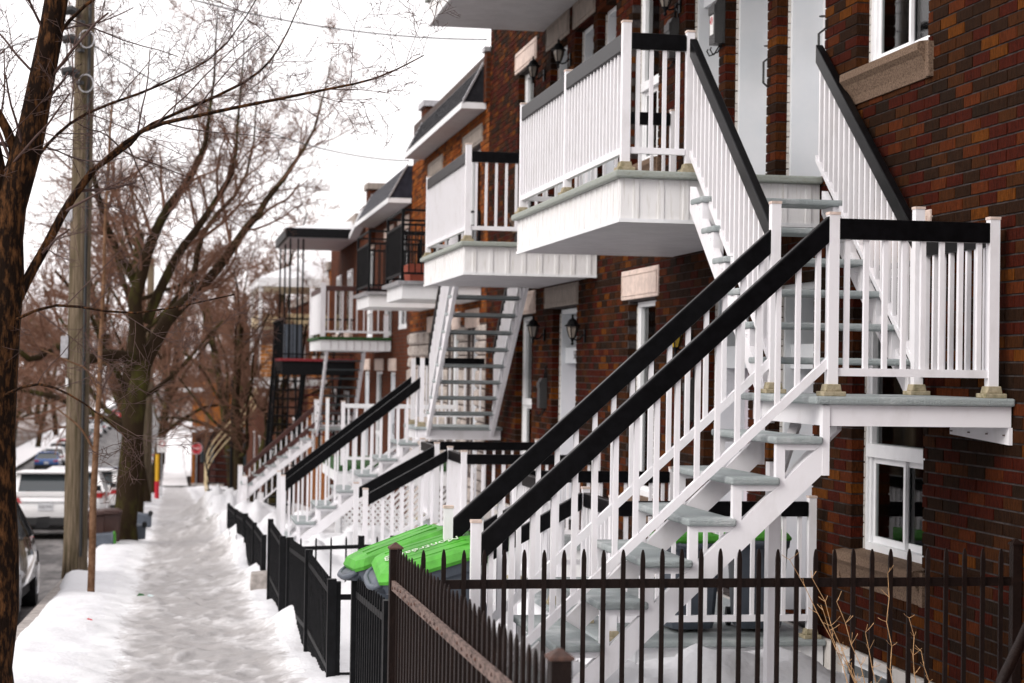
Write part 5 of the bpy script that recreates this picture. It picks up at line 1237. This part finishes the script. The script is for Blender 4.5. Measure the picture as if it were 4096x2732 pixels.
# ------------------------------------------------------------------ vehicles
def car(label, loc, paint, suv=True, plate=None, rotz=0, snow=False):
    R = thing('parked_car', label, 'car', loc, (math.atan(-.052) if loc[1] < 120 else 0, 0, rotz))
    P = M[paint]; L = 2.22; hb = 1.0 if suv else .92; hr = 1.52 if suv else 1.40
    st = [(-L,.74,.50,hb-.24),(-L+.05,.83,.40,hb-.12),(-L+.14,.885,.33,hb-.02),(-L+.5,.915,.27,hb),(0,.92,.25,hb-.02),(1.15,.915,.25,hb-.05),(1.75,.88,.28,hb-.16),(L-.1,.78,.35,hb-.30),(L,.68,.45,hb-.38)]
    rings = []
    for (y, w, zl, zb) in st:
        zm = zl+(zb-zl)*.45
        rings.append([(-w*.9,y,zl),(w*.9,y,zl),(w,y,zl+.12),(w,y,zm+.08),(w*.965,y,zb-.05),(w*.91,y,zb),(-w*.91,y,zb),(-w*.965,y,zb-.05),(-w,y,zm+.08),(-w,y,zl+.12)])
    lpart(MB().loft(rings), 'body', P, R, True)
    yr, yt, yf, yb_ = (-L+.10, -L+.46, .35, 1.2) if suv else (-1.62, -1.0, .25, 1.15)
    gl = MB(); gl.loft([[(-.85,yr,hb-.03),(.85,yr,hb-.03),(.85,yb_,hb-.06),(-.85,yb_,hb-.06)], [(-.66,yt,hr-.05),(.66,yt,hr-.05),(.66,yf,hr-.05),(-.66,yf,hr-.05)]]); go = lpart(gl, 'glasshouse', M['carglass'], R)
    rf = MB(); rf.loft([[(-.69,yt-.10,hr-.075),(.69,yt-.10,hr-.075),(.69,yf+.06,hr-.075),(-.69,yf+.06,hr-.075)], [(-.67,yt-.10,hr-.03),(.67,yt-.10,hr-.03),(.67,yf,hr-.03),(-.67,yf,hr-.03)], [(-.5,yt+.05,hr+.015),(.5,yt+.05,hr+.015),(.5,yf-.15,hr+.01),(-.5,yf-.15,hr+.01)]]); lpart(rf, 'roof', P, R)
    if snow: lpart(MB().loft([[(-.62,yt,hr-.02),(.62,yt,hr-.02),(.62,yf-.1,hr-.02),(-.62,yf-.1,hr-.02)], [(-.45,yt+.15,hr+.08),(.45,yt+.15,hr+.08),(.45,yf-.25,hr+.08),(-.45,yf-.25,hr+.08)]]), 'roof_snow', M['snow'], R)
    for s in (-1, 1):
        for (a, b, w) in (((s*.855,yr-.01,hb-.04),(s*.665,yt,hr-.05),.12),((s*.86,yb_,hb-.07),(s*.67,yf,hr-.05),.08),((s*.865,-.25,hb-.04),(s*.67,-.3,hr-.05),.07),((s*.865,-1.2,hb-.04),(s*.67,-1.2,hr-.05),.07)):
            if not suv and abs(a[1]+1.2) < .01: continue
            lpart(MB().bar(a, b, .05, w, (0,1,0)), 'pillar', P, R)
        tl = MB(); tl.loft([[(s*.50,-L-.005,hb-.20),(s*.80,-L+.02,hb-.20),(s*.80,-L+.02,hb-.08),(s*.56,-L+.01,hb-.10)], [(s*.52,-L+.1,hb-.20),(s*.89,-L+.2,hb-.20),(s*.89,-L+.2,hb-.06),(s*.56,-L+.1,hb-.08)]]); lpart(tl, 'tail_light', M['taillight'], R)
        mr = MB(); mr.loft([[(s*.92,.75,hb+.02),(s*1.08,.74,hb+.03),(s*1.08,.74,hb+.16),(s*.94,.75,hb+.15)], [(s*.92,.88,hb+.04),(s*1.04,.86,hb+.05),(s*1.04,.86,hb+.14),(s*.94,.88,hb+.13)]]); lpart(mr, 'wing_mirror', M['plastic'], R)
        for yw in (-1.35, 1.38):
            wo = lpart(MB().tube([(s*.70,yw,.33),(s*.91,yw,.33)], .33, 20), 'wheel', M['rubber'], R)
            lpart(MB().tube([(s*.905,yw,.33),(s*.925,yw,.33)], [.22,.19], 14), 'rim', M['chrome'], wo)
    lpart(MB().box(-.86,.86,-L-.012,-L+.35,.30,.50), 'rear_bumper', M['plastic'], R, bevel=.03)
    lpart(MB().box(-.85,.85,-1.7,1.7,.20,.30), 'underbody', M['plastic'], R)
    po = lpart(MB().box(-.16,.16,-L-.022,-L-.005,hb-.36,hb-.20), 'licence_plate', M['plate'], R)
    if plate: link('lettering', text_mesh(plate, .075, M['ink'], extrude=.0005), po, local=(0,-L-.026,hb-.28), rot=(math.pi/2,0,0))
    if suv:
        for s in (-1, 1): lpart(MB().loft([[(s*.60,yr-.012,hb+.02),(s*.86,yr-.005,hb-.04),(s*.86,yr+.25,hb-.04),(s*.60,yr+.2,hb+.02)], [(s*.56,yt-.03,hr-.06),(s*.68,yt-.02,hr-.06),(s*.68,yt+.2,hr-.06),(s*.56,yt+.2,hr-.06)]]), 'rear_quarter_panel', P, R)
        lpart(MB().box(-.80,.80,yr-.03,yr+.05,hb-.06,hb+.055), 'tailgate_top', P, R, bevel=.015)
        lpart(MB().prism([(yt-.20,hr-.05),(yt+.1,hr-.02),(yt+.1,hr-.07),(yt-.17,hr-.08)], 'x', -.64, .64), 'spoiler', P, R)
        lpart(MB().bar((-.5,-L-.012,hb-.175), (.5,-L-.012,hb-.175), .02, .025), 'tailgate_trim', M['chrome'], R)
    if suv: lpart(MB().bar((-.05,yr+.0,hb+.03), (-.42,yr+.02,hb+.06), .012, .03), 'rear_wiper', M['plastic'], R)
    return R
zr_ = lambda y: gz(y)-.27
cars = [('white crossover parked behind the pole, its rear plate in view', -2.72, 44.4, 'carwhite', True, 'N2E 9Y6', False),
 ('white car with a snowy roof parked just beyond the white crossover', -2.55, 50.6, 'carwhite', True, None, True),
 ('white van-like car with red tail lights right of the pole', -2.25, 56.6, 'carwhite', True, None, False),
 ('dark blue car parked left of the mossy trunk', -2.1, 63, 'carnavy', True, None, False),
 ('white sedan parked beyond the dark blue car', -2.1, 69.5, 'carwhite', False, None, True),
 ('grey car parked beside the far tree row', -2.2, 75, 'carsilver', False, None, False),
 ('dark car parked near the hydrant marker', -2.2, 83, 'cardark', True, None, False),
 ('white car parked last before the side street', -2.2, 97, 'carwhite', False, None, False),
 ('dark grey car cut off by the near trunk at the left edge', -2.47, 21.6, 'cardark', False, None, False),
 ('blue sedan with a snow-white rear window left of the pole', -9.26, 146, 'carblue', False, None, False),
 ('white car parked just beyond the blue sedan', -9.20, 153, 'carwhite', False, None, True),
 ('dark car parked beyond the blue sedan', -9.14, 160, 'cardark', True, None, False),
 ('red car in the far left row of parked cars', -9.07, 168, 'carred', True, None, False),
 ('white car in the far left row before the dark ones', -9.00, 176, 'carwhite', False, None, False),
 ('dark car in the far left row, right of the sapling', -8.93, 184, 'cardark', True, None, False),
 ('second dark car in the far left row', -8.85, 193, 'cardark', True, None, False),
 ('silver car in the far left row', -8.76, 203, 'carsilver', False, None, True),
 ('white car in the far left row near the bend', -8.67, 214, 'carwhite', False, None, False),
 ('silver car farther up the far left row', -8.56, 226, 'carsilver', True, None, True),
 ('white car near the top of the far left row', -8.45, 239, 'carwhite', False, None, False),
 ('silver car at the top of the far left row', -8.33, 253, 'carsilver', False, None, False),
 ('red van at the far end of the road', -8.05, 285, 'carred', True, None, False),
 ('white car in the far right row beyond the side street', -2.3, 128, 'carwhite', False, None, False),
 ('silver car in the far right row beyond the side street', -2.3, 136, 'carsilver', True, None, False),
 ('white snow-topped car in the far right row', -2.3, 145, 'carwhite', True, None, True),
 ('grey car in the far right row', -2.3, 156, 'carsilver', False, None, False)]
for (lb, x, y, p, suv, pl, sn) in cars: car(lb, (x, y, zr_(y)), p, suv, pl, 0, sn)

# ------------------------------------------------------------------ houses across the street
ch = random.Random(12)
names = ['first', 'second', 'third', 'fourth', 'fifth', 'sixth', 'seventh', 'eighth']
for i in range(8):
    y0 = 44+i*22; y1 = y0+19+ch.uniform(0,2.5); zt = gz(y0)+ch.uniform(5.5,7.0)
    ws = lambda: tuple((y0+2+k*4.2, y0+3.4+k*4.2) for k in range(4))
    plain_house('%s brick house across the street, counted from the left edge' % names[i], y0, y1, zt, M[('bt_red','bt_dark','bt_orange')[i % 3]], [(gz(y0)+1.0,1.6,ws()), (gz(y0)+3.9,1.5,ws())], x=-19.5, flip=True)

cable('high cable slanting down across the sky towards the brick triplex', (-1.16,23.7,5.4), (4.1,12.0,6.2), .3)
cable('service cable hooked to the corner of the brick triplex', (-1.16,23.7,4.9), (4.05,24.6,4.4), .22)
GROUPS = {'street_tree': 'bare trees along the street', 'parked_car': 'cars parked along the street', 'wheeled_bin': 'wheeled bins set out by the houses', 'wall_lantern': 'black wall lanterns', 'mailbox': 'black hammered mailboxes', 'iron_fence': 'black iron fences along the walk', 'metal_fence': 'brown metal fences', 'outdoor_staircase': 'outside staircases of the row', 'balcony': 'white balconies', 'iron_balcony': 'black iron balconies', 'porch': 'front porches', 'brick_house': 'brick row houses', 'overhead_cable': 'overhead cables', 'cut_log': 'cut logs in the snow', 'utility_pole': 'utility poles', 'litter': 'bits of litter on the snow'}
for o in bpy.data.objects:
    if o.parent is None and 'category' in o:
        g = GROUPS.get(o.name.split('.')[0])
        if g: o['group'] = g
